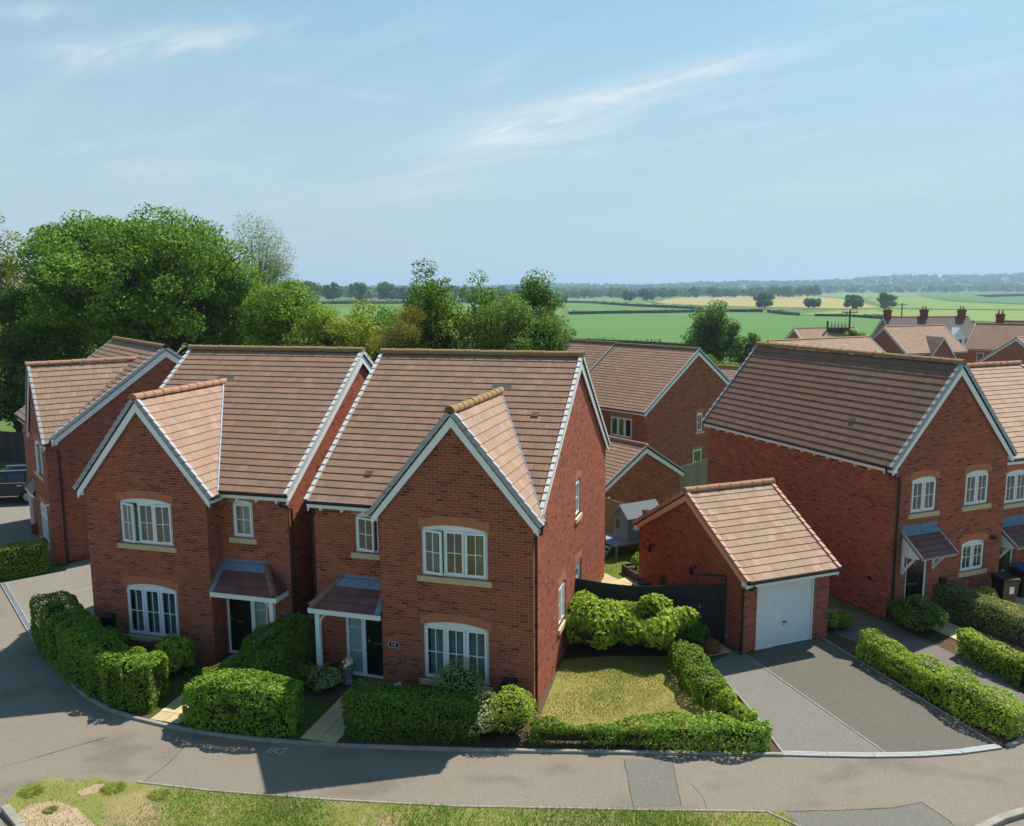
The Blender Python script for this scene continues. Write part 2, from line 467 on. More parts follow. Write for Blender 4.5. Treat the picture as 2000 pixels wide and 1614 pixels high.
def emit_walls(root, walls, n_obj=300, pick=0, zmin=1.2, wname='wall', want=None):
    """core, joined bricks, and the n_obj bricks that show largest as pieces of their own"""
    core, plain = MB(), MB()
    for w in walls: w.core(core if w.bricks else plain)
    wo = None
    if core.f: wo = core.build(wname, MORTAR, root)
    if plain.f:
        po_ = plain.build(wname, FARBRICK, root); wo = wo or po_
    Mw = root.matrix_world if False else Matrix.Translation(root.location) @ Matrix.Rotation(root.rotation_euler.z, 4, 'Z')
    cand, rest = [], MB()
    for i, w in enumerate(walls):
        if not w.bricks: continue
        for c in w.cells():
            if i == pick and c[3] and c[2] > zmin and n_obj and (want is None or want(c)):
                p = Mw @ w.fr.P((c[0] + c[1]) / 2, 0, c[2]); cand.append(((p - CAMP).length, w, c))
            else:
                rest.box(w.fr, c[0], c[1], -.012, 0, c[2], c[2] + .062, t=brick_tint(), back=False)
    cand.sort(key=lambda q: q[0])
    for d, w, c in cand[n_obj:]:
        rest.box(w.fr, c[0], c[1], -.012, 0, c[2], c[2] + .062, t=brick_tint(), back=False)
    for d, w, c in cand[:n_obj]:
        M = frame_matrix(w.fr.P((c[0] + c[1]) / 2, 0, c[2]), w.fr.U, w.fr.N, w.fr.Z)
        link('brick', random.choice(BRICK_VAR), wo, M=M)
    if rest.f: rest.build('brickwork', BRICK, wo, 'stuff')
    return wo

# ------------------------------------------------------------------ roof tiles
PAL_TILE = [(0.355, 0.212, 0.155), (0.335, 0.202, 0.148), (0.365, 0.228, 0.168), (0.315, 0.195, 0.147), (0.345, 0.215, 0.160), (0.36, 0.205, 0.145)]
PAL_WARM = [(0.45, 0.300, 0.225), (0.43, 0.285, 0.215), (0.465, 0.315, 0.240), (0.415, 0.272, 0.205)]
PAL_DARK = [(0.285, 0.178, 0.130), (0.265, 0.170, 0.122), (0.30, 0.180, 0.135), (0.275, 0.185, 0.128)]
PAL_PLUM = [(0.155, 0.052, 0.046), (0.135, 0.048, 0.045), (0.175, 0.060, 0.050)]
TW, TGAP = 0.295, 0.005
TH0, TH1 = 0.026, 0.006

def tile_geo(mb, P, a0, b0, a1, b1, v0, v1, h0, h1, c1, c2):
    """P(u, v, h): a tile between its lower edge a0..b0 at v0 and its upper edge a1..b1 at v1"""
    m0, m1 = (a0 + b0) / 2, (a1 + b1) / 2
    mb.quad(P(a0, v0, h0), P(m0 - .003, v0, h0), P(m1 - .003, v1, h1), P(a1, v1, h1), t=c1)
    mb.quad(P(m0 + .003, v0, h0), P(b0, v0, h0), P(b1, v1, h1), P(m1 + .003, v1, h1), t=c2)
    mb.quad(P(m0 - .003, v0, h0), P(m0 + .003, v0, h0), P(m1 + .003, v1, h1), P(m1 - .003, v1, h1), t=tuple(q * .6 for q in c1))
    mb.quad(P(a0, v0, h0 - .024), P(b0, v0, h0 - .024), P(b0, v0, h0), P(a0, v0, h0), t=c1)
    mb.quad(P(a0, v0, h0 - .024), P(a0, v0, h0), P(a1, v1, h1), P(a1, v1, h1 - .012), t=c1)
    mb.quad(P(b0, v0, h0), P(b0, v0, h0 - .024), P(b1, v1, h1 - .012), P(b1, v1, h1), t=c1)

TILE_VARS = {}
def tile_variants(g, pal, key, m):
    if key in TILE_VARS: return TILE_VARS[key]
    out = []
    for k in range(16):
        mb = MB(); c = jit(random.choice(pal), .07)
        w = (TW - TGAP) / 2
        tile_geo(mb, lambda u, v, h: Vector((u, v, h)), -w, w, -w, w, 0, g, TH0, TH1, jit(c, .07), jit(c, .07))
        out.append(mb.mesh('tile', m))
    TILE_VARS[key] = out
    return out

class Slope:
    """tile courses on a plane: O lower corner, U along the eave, V up the slope; iv(v) -> [(u0, u1), ...]"""
    def __init__(s, O, U, V, vlen, iv, pal, m=None, gauge=.25, key=None, skip=()):
        s.O, s.U, s.V = Vector(O), Vector(U).normalized(), Vector(V).normalized()
        s.N = s.U.cross(s.V)
        if s.N.z < 0: s.N = -s.N
        s.n = max(1, round(vlen / gauge)); s.g = vlen / s.n; s.iv, s.pal, s.m, s.key, s.skip = iv, pal, m or TILE, key, skip
    def P(s, u, v, h): return s.O + s.U * u + s.V * v + s.N * h
    def cells(s):
        out = []
        for k in range(s.n):
            v0, v1 = k * s.g, (k + 1) * s.g
            A, B = s.iv(v0 + 1e-4), s.iv(v1 - 1e-4)
            if len(A) != len(B): A = B = s.iv((v0 + v1) / 2)
            off = TW / 2 * (k % 2)
            for (l0, r0), (l1, r1) in zip(A, B):
                lo, hi = min(l0, l1), max(r0, r1)
                j = math.floor((lo - off) / TW)
                while off + j * TW < hi:
                    a, b = off + j * TW + TGAP / 2, off + (j + 1) * TW - TGAP / 2
                    a0, b0, a1, b1 = max(a, l0), min(b, r0), max(a, l1), min(b, r1)
                    if b0 - a0 > .01 or b1 - a1 > .01:
                        full = (a0 == a == a1 and b0 == b == b1)
                        b0, b1 = max(b0, a0), max(b1, a1)
                        out.append((a0, b0, a1, b1, v0, v1, full, k))
                    j += 1
        return out

def emit_slopes(root, roof, slopes, n_obj=300, tone=None):
    Mw = Matrix.Translation(root.location) @ Matrix.Rotation(root.rotation_euler.z, 4, 'Z')
    cand = []; rests = {}
    def put(s, c):
        mb = rests.setdefault(s.m.name, (MB(), s.m))[0]
        col = jit(random.choice(s.pal), .07)
        tile_geo(mb, s.P, *c[:4], c[4], c[5] + .01, TH0, TH1, jit(col, .07), jit(col, .07))
    for i, s in enumerate(slopes):
        for c in s.cells():
            if c[6] and s.key and n_obj:
                p = Mw @ s.P((c[0] + c[1]) / 2, c[4], 0); cand.append(((p - CAMP).length, s, c))
            else: put(s, c)
    cand.sort(key=lambda q: q[0])
    for d, s, c in cand[n_obj:]: put(s, c)
    for d, s, c in cand[:n_obj]:
        M = frame_matrix(s.P((c[0] + c[1]) / 2, c[4], 0), s.U, s.V, s.N)
        link('tile', random.choice(tile_variants(s.g, s.pal, (s.key, round(s.g, 4)), s.m)), roof, M=M)
    for mb, m in rests.values():
        if mb.f: mb.build('tile_courses', m, roof, 'stuff')

def ridge_mesh(m, key, r=.125, ln=.44):
    k = ('ridge', key)
    if k in TILE_VARS: return TILE_VARS[k]
    mb = MB(); n = 8
    for x0, x1, rr in ((0, ln - .05, r), (ln - .05, ln, r * 1.12)):
        for j in range(n):
            a, b = math.pi * (j / n * 1.16 - .08), math.pi * ((j + 1) / n * 1.16 - .08)
            p = lambda x, q, s=rr: Vector((x, s * math.cos(q), s * math.sin(q) * .95))
            mb.quad(p(x0, a), p(x1, a), p(x1, b), p(x0, b))
            if x0: mb.quad(p(x0, a), p(x0, b), p(x0, b, r), p(x0, a, r))
            for xe in ((0, ln) if not x0 else (ln,)): mb.quad(p(xe, a), p(xe, b), Vector((xe, 0, -.02)))
    TILE_VARS[k] = mb.mesh('ridge_tile', m, True)
    return TILE_VARS[k]

def emit_ridge(roof, a, b, m, key, ln=.44, r=.125):
    a, b = Vector(a), Vector(b); d = b - a; n = max(1, round(d.length / .40)); st = d.length / n
    me = ridge_mesh(m, key, r=r)
    x = d.normalized(); z = Vector((0, 0, 1)); y = z.cross(x).normalized(); z = x.cross(y)
    for k in range(n):
        M = Matrix((x, y, z)).transposed().to_4x4()
        M.translation = a + d * (k / n) + z * random.uniform(-.006, .006)
        M = M @ Matrix.Scale(st / .40, 4, (1, 0, 0))
        link('ridge_tile', me, roof, M=M)

def verge_mesh(m, key, g):
    k = ('verge', key, round(g, 3))
    if k in TILE_VARS: return TILE_VARS[k]
    mb = MB(); f = Fr((0, 0, 0), (1, 0, 0), (0, 1, 0))
    # x = outwards, y = up the slope, z = normal ; wedge so that each unit laps the one above
    w0, w1 = -.075, .03
    h0, h1 = .075, .045
    v = [Vector((w0, 0, .02)), Vector((w1, 0, -.055)), Vector((w1, g + .03, -.07)), Vector((w0, g + .03, .0)),
         Vector((w0, 0, h0)), Vector((w1, 0, h0)), Vector((w1, g + .03, h1)), Vector((w0, g + .03, h1))]
    for q in ((4, 5, 6, 7), (1, 2, 6, 5), (0, 1, 5, 4), (3, 7, 6, 2), (0, 4, 7, 3)): mb.quad(*[v[i] for i in q])
    TILE_VARS[k] = mb.mesh('verge_cap', m)
    return TILE_VARS[k]

def emit_verge(roof, O, V, out, N, vlen, n, m, key):
    g = vlen / n; me = verge_mesh(m, key, g); V = Vector(V).normalized(); out = Vector(out).normalized(); N = Vector(N)
    for k in range(n):
        M = Matrix((out, V, N)).transposed().to_4x4(); M.translation = Vector(O) + V * (k * g)
        link('verge_cap', me, roof, M=M)

def gutter(parent, pts, r=.058):
    mb = MB(); mb.tube(pts, r, 8); return mb.build('gutter', BLACK, parent, smooth=True)
def downpipe(parent, pts, r=.036):
    mb = MB(); mb.tube(pts, r, 8); p0, p1 = Vector(pts[-2]), Vector(pts[-1])
    for k in range(1, 4):
        q = p0.lerp(p1, k / 4); mb.tube([q - Vector((0, 0, .04)), q + Vector((0, 0, .04))], r * 1.3, 8)
    return mb.build('downpipe', BLACK, parent, smooth=False)

# ------------------------------------------------------------------ windows and doors
def window(root, wall, u, w, z, h, lights=3, rise=.10, open_=(), blind=0, bars=True, arch=True, sill=True, room=ROOM, curtain=False, transom=0, brown=False):
    if wall.bricks is not None: wall.opening(u, w, z, h, rise if arch else 0.0, arch or True)
    fr = wall.fr.sub(u, -.055, z)
    fm = MB(); t = .062
    fm.box(fr, 0, w, -.06, 0, 0, t); fm.box(fr, 0, t, -.06, 0, t, h); fm.box(fr, w - t, w, -.06, 0, t, h)
    if arch and rise > 0:
        R, cz = arch_circle(w, rise); n = 12
        zc = lambda q: h + cz + math.sqrt(max(0, R * R - (q - w / 2) ** 2))
        for i in range(n):
            a, b = w * i / n, w * (i + 1) / n
            A = [fr.P(a, 0, h - t), fr.P(b, 0, h - t), fr.P(b, 0, zc(b)), fr.P(a, 0, zc(a))]
            fm.prism(A, fr.N * -.06)
    else: fm.box(fr, t, w - t, -.06, 0, h - t, h)
    fm.box(fr, -.02, w + .02, -.03, .035, -.03, 0)
    lw = (w - 2 * t) / lights
    for i in range(1, lights): fm.box(fr, t + lw * i - .025, t + lw * i + .025, -.06, .002, t, h - t)
    zt = h - t
    if transom:
        fm.box(fr, t, w - t, -.058, .003, h - t - transom - .05, h - t - transom)
    win = fm.build('window', WHITE, root)
    for i in range(lights):
        ang = dict(open_).get(i, 0.0)
        a0, a1 = t + lw * i + (.025 if i else 0), t + lw * (i + 1) - (.025 if i < lights - 1 else 0)
        ww = a1 - a0
        if ang >= 0: sf = fr.sub(a0, .012, t, ang); sgn = 1
        else: sf = fr.sub(a1, .012, t, ang); sgn = -1
        U = (lambda q: q) if sgn > 0 else (lambda q: q - ww)
        segs = [(0, h - 2 * t)]
        if transom: segs = [(0, h - 2 * t - transom - .05), (h - 2 * t - transom, h - 2 * t)]
        for s0, s1 in segs:
            sm = MB(); q = .048
            for b in ((0, ww, s0, s0 + q), (0, ww, s1 - q, s1), (0, q, s0 + q, s1 - q), (ww - q, ww, s0 + q, s1 - q)):
                sm.box(sf, U(b[0]), U(b[1]), -.04, .02, b[2], b[3])
            sm.build('casement', WHITE, win)
            pm = MB(); pm.box(sf, U(q), U(ww - q), -.014, -.006, s0 + q, s1 - q); pm.build('pane', GLASS, win)
            if bars:
                bm = MB(); c = (s0 + s1) / 2
                bm.box(sf, U(ww / 2 - .009), U(ww / 2 + .009), -.018, .004, s0 + q, s1 - q)
                if s1 - s0 > .5: bm.box(sf, U(q), U(ww - q), -.018, .003, c - .009, c + .009)
                bm.build('glazing_bar', WHITE, win)
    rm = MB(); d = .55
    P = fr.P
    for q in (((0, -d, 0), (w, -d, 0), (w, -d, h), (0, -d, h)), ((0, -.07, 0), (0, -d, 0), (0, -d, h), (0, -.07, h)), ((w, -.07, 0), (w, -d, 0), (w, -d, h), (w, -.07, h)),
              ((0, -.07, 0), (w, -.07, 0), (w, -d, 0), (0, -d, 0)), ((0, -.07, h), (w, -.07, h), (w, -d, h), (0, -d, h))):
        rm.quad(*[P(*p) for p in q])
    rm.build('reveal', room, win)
    if blind:
        bm = MB(); sp = .05; k = 0
        while t + k * sp < h - t:
            zz = t + k * sp
            for i in range(lights):
                a0, a1 = t + lw * i + .05, t + lw * (i + 1) - .05
                bm.quad(P(a0, -.13, zz + .006), P(a1, -.13, zz + .006), P(a1, -.13 - .03, zz + .006 + blind), P(a0, -.16, zz + .006 + blind))
            k += 1
        bm.build('blind', BLIND, win)
    if curtain:
        for a0, a1 in ((t, w * .2), (w * .8, w - t)):
            cm = MB(); n = 6
            for i in range(n):
                x0, x1 = a0 + (a1 - a0) * i / n, a0 + (a1 - a0) * (i + 1) / n
                o = .03 * (i % 2); o2 = .03 * ((i + 1) % 2)
                cm.quad(P(x0, -.2 - o, t), P(x1, -.2 - o2, t), P(x1, -.2 - o2, h), P(x0, -.2 - o, h))
            cm.build('curtain', CURTAIN, win)
    wf = wall.fr.sub(u, 0, z)
    if arch: voussoirs(win, wf, w, h, rise)
    if sill:
        sm = MB(); sm.box(wf, -.11, w + .11, -.09, .055, -.155, -.012)
        sm.build('sill', STONE, win)
    return win

def voussoirs(parent, wf, w, h, rise, ht=.225):
    mb = MB()
    if rise <= 0:
        n = round((w + .12) / .075)
        for i in range(n):
            a = -.06 + (w + .12) * i / n; b = -.06 + (w + .12) * (i + 1) / n - .009
            mb.box(wf, a, b, -.10, .004, h, h + .215, t=jit((.48, .175, .095), .07))
    else:
        R, cz = arch_circle(w, rise); th = math.asin(min(1, w / 2 / R)); n = max(5, round((R + .1) * 2 * th / .075))
        for i in range(n):
            a, b = -th + 2 * th * i / n, -th + 2 * th * (i + 1) / n - .009 / R
            q = lambda an, r: (w / 2 + r * math.sin(an), h + cz + r * math.cos(an))
            pts = [q(a, R), q(b, R), q(b, R + ht - .01), q(a, R + ht - .01)]
            mb.prism([wf.P(x, .004, z) for x, z in pts], wf.N * -.115, t=jit((.48, .175, .095), .07))
    return mb.build('arch', VOUSS, parent)

def door(root, wall, u, w, z, h, side=None, light=True, glaze=True, hinge_left=False):
    """a black front door in a white frame; side: width of a glazed side light left (-) or right (+)"""
    sw = abs(side) if side else 0
    u0 = u - (sw if side and side < 0 else 0)
    tw = w + sw
    wall.opening(u0, tw, z, h, 0, False)
    fr = wall.fr.sub(u0, -.04, z); t = .07
    d0 = sw if side and side < 0 else 0
    fm = MB()
    fm.box(fr, 0, tw, -.08, 0, h - t, h); fm.box(fr, 0, t, -.08, 0, .04, h - t); fm.box(fr, tw - t, tw, -.08, 0, .04, h - t); fm.box(fr, 0, tw, -.08, .05, 0, .04)
    fm.box(fr, 0, tw, -.10, -.085, 0, h)
    if side:
        sx = sw if side < 0 else w
        fm.box(fr, sx - .06, sx + .06, -.08, .002, .04, h - t)
    do = fm.build('door', WHITE, root)
    lm = MB(); a0, a1 = d0 + t, d0 + w - t
    lm.box(fr, a0, a1, -.07, -.022, .05, h - t)
    for pz0, pz1 in ((.25, .85), (1.05, h - .35)):
        for px0, px1 in ((a0 + .10, (a0 + a1) / 2 - .05), ((a0 + a1) / 2 + .05, a1 - .10)):
            lm.box(fr, px0, px1, -.03, -.014, pz0, pz1)
    lm.build('door_leaf', BLACKDOOR, do)
    hx = a1 - .07 if hinge_left else a0 + .07
    hm = MB(); hm.box(fr, hx - .015, hx + .015, -.022, -.005, .95, 1.12); hm.tube([fr.P(hx, -.01, 1.02), fr.P(hx, .03, 1.02), fr.P(hx + (.11 if not hinge_left else -.11), .035, 1.02)], .010, 6)
    hm.build('handle', CHROME, do)
    cx = (a0 + a1) / 2
    MB().box(fr, cx - .13, cx + .13, -.02, -.004, .92, .985).build('letter_plate', CHROME, do)
    if glaze: MB().box(fr, cx - .09, cx + .09, -.013, -.008, h - .48, h - .30).build('door_light', GLASS, do)
    if side:
        s0, s1 = (t, sw - .06) if side < 0 else (w + .06, tw - t)
        MB().box(fr, s0, s1, -.055, -.045, .06, h - t).build('side_light', GLASS, do)
        for k in (.33, .66): MB().box(fr, s0, s1, -.06, -.035, h * k, h * k + .02).build('glazing_bar', WHITE, do)
    return do

def text_strokes(mb, fr, strokes, th, n=.002):
    """strokes in (u, z) drawn as flat bars on frame fr"""
    for st in strokes:
        for (a, b), (c, d) in zip(st, st[1:]):
            v = Vector((c - a, d - b)); 
            if v.length < 1e-6: continue
            p = Vector((-v.y, v.x)).normalized() * th / 2; e = v.normalized() * th * .3
            mb.quad(*[fr.P(x, n, z) for x, z in ((a - e.x - p.x, b - e.y - p.y), (c + e.x - p.x, d + e.y - p.y), (c + e.x + p.x, d + e.y + p.y), (a - e.x + p.x, b - e.y + p.y))])

# ================================================================== the ground
def S(a, b, x):
    t = min(1.0, max(0.0, (x - a) / (b - a))); return t * t * (3 - 2 * t)
def H(x, y):
    ye = y - 16 * S(-9, -17, x) if y < 300 else y
    z = -.03 - 1.6 * S(34, 46, ye) - 1.3 * S(48, 90, ye) - 4.57 * S(90, 240, ye)
    az = x / max(y, 60.0)
    z += 7.0 * S(-.02, -.22, az) * S(200, 650, y)
    z += (16 + 52 * S(.10, .52, az) + 10 * math.sin(az * 9 + 1) + 5 * math.sin(az * 31)) * S(2500, 4600, y)
    return z
def land(px, py, dmax=6000):
    """where the line of sight through a pixel meets the terrain"""
    d = ray(px, py); d = d / d.y; y = 20.0
    while y < dmax:
        if CAMH + d.z * y <= H(d.x * y, y): break
        y *= 1.004
    return Vector((d.x * y, y, H(d.x * y, y)))

GROUND = mat('meadow', (0.085, 0.135, 0.035), 0.95, 0.05, noise=[(.02, .8, (0.10, 0.17, 0.045), .4, .6), (.4, .5, (0.16, 0.155, 0.06), .45, .75)])
ys = np.concatenate([np.linspace(-300, 30, 12), np.linspace(33, 110, 40), np.linspace(116, 300, 26), np.geomspace(320, 7600, 70)])
xs0 = np.concatenate([np.linspace(0, 60, 25), np.geomspace(66, 7600, 52)])
xs = np.concatenate([-xs0[:0:-1], xs0])
gm = MB(); nx, ny = len(xs), len(ys)
gm.v = [(float(x), float(y), H(x, y)) for y in ys for x in xs]
gm.f = [(j * nx + i, j * nx + i + 1, (j + 1) * nx + i + 1, (j + 1) * nx + i) for j in range(ny - 1) for i in range(nx - 1)]
gm.t = [(1, 1, 1)] * len(gm.f)
gm.build('ground', GROUND, None, 'structure', smooth=True)

def asphalt(name, c, speck, stain=None, rough=.92):
    ns = [(.35, .45, tuple(q * .82 for q in c), .4, .7), (3.0, .35, tuple(q * .8 for q in c), .45, .75)]
    if stain: ns.append(stain)
    ns += [(26, .60, tuple(min(1, q * 2.0 + .04) for q in c), .58, .74), (21, .55, tuple(q * .5 for q in c), .56, .72), (60, .5, tuple(min(1, q * 2.2 + .05) for q in c), .60, .78)]
    return mat(name, c, rough, .2, noise=ns, bump=(90, .5, .008))
ROAD = asphalt('road_tarmac', (0.200, 0.172, 0.140), 1, stain=((.4, .75, 1), .55, (0.105, 0.092, 0.076), .54, .68))
DRV_L = asphalt('pale_tarmac', (0.172, 0.160, 0.142), 1)
DRV_R = asphalt('dark_tarmac', (0.118, 0.110, 0.089), 1)
DRV_S = asphalt('shared_tarmac', (0.150, 0.131, 0.118), 1)
DRV_E = asphalt('drive_tarmac', (0.200, 0.186, 0.155), 1)
PATCH = asphalt('patch_tarmac', (0.150, 0.142, 0.122), 1)
VERGE_G = mat('verge_turf', (0.20, 0.22, 0.06), 0.98, .05, noise=[(.55, .95, (0.36, 0.27, 0.17), .50, .62), (2.2, .8, (0.27, 0.235, 0.085), .42, .66), (1.6, .7, (0.085, 0.15, 0.03), .55, .68), (40, .5, (0.30, 0.27, 0.10), .5, .75), (55, .5, (0.07, 0.10, 0.02), .5, .75)], bump=(40, .9, .04))
SAND = mat('bare_soil', (0.40, 0.30, 0.20), 0.98, .05, noise=[(2, .7, (0.29, 0.20, 0.13), .4, .65), (30, .5, (0.5, 0.41, 0.3), .5, .75)], bump=(30, .8, .03))
DRYLAWN = mat('dry_lawn', (0.30, 0.265, 0.080), 0.98, .05, noise=[(.9, .75, (0.185, 0.185, 0.05), .42, .62), (3, .6, (0.36, 0.29, 0.11), .45, .7), (50, .5, (0.14, 0.14, 0.03), .5, .75)], bump=(40, .9, .04))
LAWN = mat('green_lawn', (0.12, 0.175, 0.030), 0.98, .05, noise=[(1.2, .7, (0.19, 0.20, 0.05), .42, .65), (45, .5, (0.06, 0.10, 0.015), .5, .75)], bump=(40, .9, .04))

def sheet(name, pts, z, m, kind='structure', parent=None):
    mb = MB(); mb.quad(*[Vector((p[0], p[1], z)) for p in pts]); return mb.build(name, m, parent, kind)
def GP(l, z=0.0): return [G(*p, z) for p in l]

KERB_PX = [(62, 1245), (105, 1300), (150, 1346), (192, 1379), (240, 1399), (290, 1411), (345, 1424), (420, 1437), (512, 1447), (585, 1453), (660, 1458), (814, 1464), (944, 1468), (1100, 1470), (1300, 1473), (1500, 1476)]
DRAIN_PX = [(1528, 1476), (1640, 1479), (1740, 1480), (1850, 1477), (1955, 1462)]
KERB = GP(KERB_PX); DRAIN = GP(DRAIN_PX)
KERB_R = [G(1966, 1460), G(2000, 1449), Vector((13.2, 18.75, 0)), Vector((15.2, 20.2, 0)), Vector((22, 25, 0)), Vector((34, 32, 0))]
KERB_L = [Vector((-34, 46, 0)), Vector((-24, 35.2, 0)), G(0, 1140), G(62, 1240)]
road_pts = [(-70, 2), (60, 2), (60, 46)] + [(p.x, p.y) for p in reversed(KERB_R)] + [(p.x, p.y) for p in reversed(DRAIN)] + [(p.x, p.y) for p in reversed(KERB)] + [(p.x, p.y) for p in reversed(KERB_L[:3])] + [(-70, 70)]
sheet('road', road_pts, 0.0, ROAD)
# tarmac patches laid later
sheet('tarmac_patch', GP([(1219, 1483), (1312, 1485), (1330, 1573), (1237, 1576)]), .004, PATCH)
sheet('tarmac_patch', GP([(1535, 1584), (1640, 1583), (1745, 1578), (1800, 1567), (1858, 1606), (1880, 1640), (1600, 1660)]), .004, PATCH)
MARKS = [(0, 1205, 34, 1188, 60, 1260, 0, 1300)]
JOINT = mat('tarmac_joint', (.085, .075, .06), .95, .05, noise=[(6, .7, (.13, .12, .08), .45, .6)])
def joint(px, w=.018):
    P_ = GP(px, .008); mb = MB()
    for a, b in zip(P_, P_[1:]):
        n_ = max(1, int((b - a).length / .25)); prev = a
        for k in range(n_):
            q = a.lerp(b, (k + 1) / n_) + (Vector((random.gauss(0, .012), random.gauss(0, .012), 0)) if k < n_ - 1 else Vector()); d = (q - prev); s_ = Vector((-d.y, d.x, 0)).normalized() * w * random.uniform(.15, .45)
            mb.quad(prev - s_, q - s_, q + s_, prev + s_); prev = q
    mb.build('tarmac_joint', JOINT, None, 'structure')
joint([(1219, 1483), (1228, 1530), (1237, 1576)]); joint([(1312, 1485), (1322, 1530), (1330, 1573)]); joint([(1535, 1584), (1640, 1583), (1745, 1578), (1800, 1567), (1858, 1606), (1880, 1640)], .03)
joint([(1350, 1530), (1375, 1560), (1380, 1578)]); joint([(0, 1500), (70, 1480), (130, 1462), (210, 1440)], .02); joint([(280, 1528), (330, 1490), (365, 1455)], .02)
# front gardens, drives
bed = [(p.x, p.y) for p in KERB] + [(6.03, 17.5), (5.5, 21.9), (5.95, 23.3), (6.3, 27.5), (4.5, 36.5), (-7, 36.5), (-12.6, 26.5), (-14.3, 24.6)]
sheet('garden_bed', bed, .012, SOIL)
d0, d1 = G(1465, 1285), G(1740, 1479)
e0, e1 = G(1612, 1250), G(1952, 1460)
lft = [G(1530, 1474), G(1480, 1405), G(1430, 1345), G(1385, 1300)]
sheet('driveway', [lft[0], G(1640, 1477), d1, d0, Vector((6.45, 22.9, 0)), lft[3], lft[2], lft[1]], .006, DRV_L)
sheet('driveway', [d1, G(1850, 1475), e1, e0, Vector((8.6, 23.9, 0)), d0], .007, DRV_R)
sheet('driveway', [G(2000, 1447), Vector((13.2, 18.9, 0)), Vector((13.1, 21.5, 0)), G(1850, 1268), Vector((12.0, 24.4, 0)), Vector((10.4, 26.4, 0)), Vector((8.2, 34, 0)), Vector((6.2, 33.3, 0)), Vector((9.1, 24.8, 0)), G(1690, 1262), G(1985, 1440)], .006, DRV_S)
sheet('planting_strip', [e0 + Vector((.05, 0, 0)), Vector((9.2, 24.9, 0)), G(1690, 1262), G(1990, 1443), G(1958, 1461)], .010, SOIL)
sheet('planting_strip', [G(1848, 1270), Vector((11.9, 24.6, 0)), Vector((18.5, 28.5, 0)), Vector((18.5, 22, 0)), Vector((15.2, 20.3, 0)), Vector((13.3, 19.2, 0)), Vector((13.1, 21.4, 0))], .010, SOIL)
sheet('driveway', [G(2, 1140), G(64, 1240), (-13.7, 24.35, 0), (-12.55, 23.6, 0), (-10.2, 31.8, 0), (-12.6, 36, 0), G(135, 1102), (-16.9, 30.2, 0)], .018, DRV_E)
sheet('driveway', [(-27, 36.5, 0), (-20.8, 31.6, 0), (-17.5, 36.2, 0), (-22, 46, 0), (-34, 47, 0)], .018, DRV_E)
sheet('lawn', [(-24.5, 34.2, 0), (-19.0, 29.3, 0), (-17.6, 31.0, 0), (-21.2, 35.0, 0), (-22.6, 36.2, 0)], .010, LAWN)

# grass verge in front of the road
VERGE_PX = [(18, 1592), (14, 1565), (40, 1538), (75, 1525), (105, 1518), (150, 1527), (190, 1520), (225, 1531), (268, 1529), (400, 1545), (520, 1555), (700, 1567), (900, 1577), (1100, 1580), (1250, 1584), (1530, 1587), (1566, 1618)]
VERGE_LINE = GP(VERGE_PX)
vp = [(p.x, p.y) for p in VERGE_LINE] + [(4.9, 11), (4.0, 6), (-8, 6), (-9.4, 12.5), (-9.85, 14.6)]
sheet('verge', vp, .014, VERGE_G)
sheet('bare_patch', GP([(34, 1590), (60, 1572), (110, 1566), (150, 1580), (170, 1600), (200, 1625), (160, 1660), (60, 1640)]), .018, SAND)
sheet('bare_patch', GP([(150, 1549), (185, 1534), (205, 1533), (190, 1550), (160, 1556)]), .018, SAND)

def stones(parent, pts, name, ln, wd, h, m, z0=0.0, gap=.012, side=0.0):
    """blocks along a polyline, shared mesh"""
    key = (name, ln, wd, h, m.name)
    if key not in TILE_VARS:
        mb = MB(); L = ln - gap; b = .012
        mb.prism([(-L / 2, -wd / 2, 0), (-L / 2, wd / 2, 0), (-L / 2, wd / 2, h - b), (-L / 2, wd / 2 - b, h), (-L / 2, -wd / 2 + b, h), (-L / 2, -wd / 2, h - b)], (L, 0, 0))
        TILE_VARS[key] = mb.mesh(name, m)
    me = TILE_VARS[key]
    pts = [Vector((p[0], p[1], 0)) for p in pts]
    acc = 0.0; segs = []
    for a, b in zip(pts, pts[1:]): segs.append((acc, a, b)); acc += (b - a).length
    n = max(1, round(acc / ln)); st = acc / n
    def pos(s):
        for q, a, b in reversed(segs):
            if s >= q - 1e-6: return a + (b - a) * min(1.0, (s - q) / max(1e-6, (b - a).length))
        return pts[0]
    for k in range(n):
        a, b = pos(k * st), pos((k + 1) * st); d = b - a
        if d.length < .05: continue
        c = (a + b) / 2; ang = math.atan2(d.y, d.x); nn = Vector((-d.y, d.x, 0)).normalized() * side
        M = Matrix.Translation((c.x + nn.x, c.y + nn.y, z0 + random.uniform(-.003, .003))) @ Matrix.Rotation(ang, 4, 'Z') @ Matrix.Scale(d.length / ln, 4, (1, 0, 0))
        link(name, me, parent, M=M)
kerb = struct_empty('kerb')
stones(kerb, KERB + [G(1528, 1476)], 'kerb_stone', .91, .10, .075, CONC, -.01)
stones(kerb, KERB_R, 'kerb_stone', .91, .10, .075, CONC, -.01)
stones(kerb, [G(1900, 1632), G(1930, 1614), G(1965, 1601), G(2000, 1590), Vector((11.6, 15.75, 0)), Vector((14, 16.9, 0))], 'kerb_stone', .91, .16, .12, CONC, -.01)
stones(kerb, [G(10, 1583), G(24, 1600), G(42, 1622), Vector((-9.2, 14.2, 0)), Vector((-8.9, 12.5, 0))], 'kerb_stone', .91, .16, .13, CONC, -.01)
edge = struct_empty('edging')
stones(edge, [d0 + Vector((-.12, .3, 0)), d1], 'edging_stone', .91, .055, .035, CONC, -.01)
stones(edge, [e0 + Vector((-.15, .45, 0)), e1], 'edging_stone', .91, .055, .05, CONC, -.01)
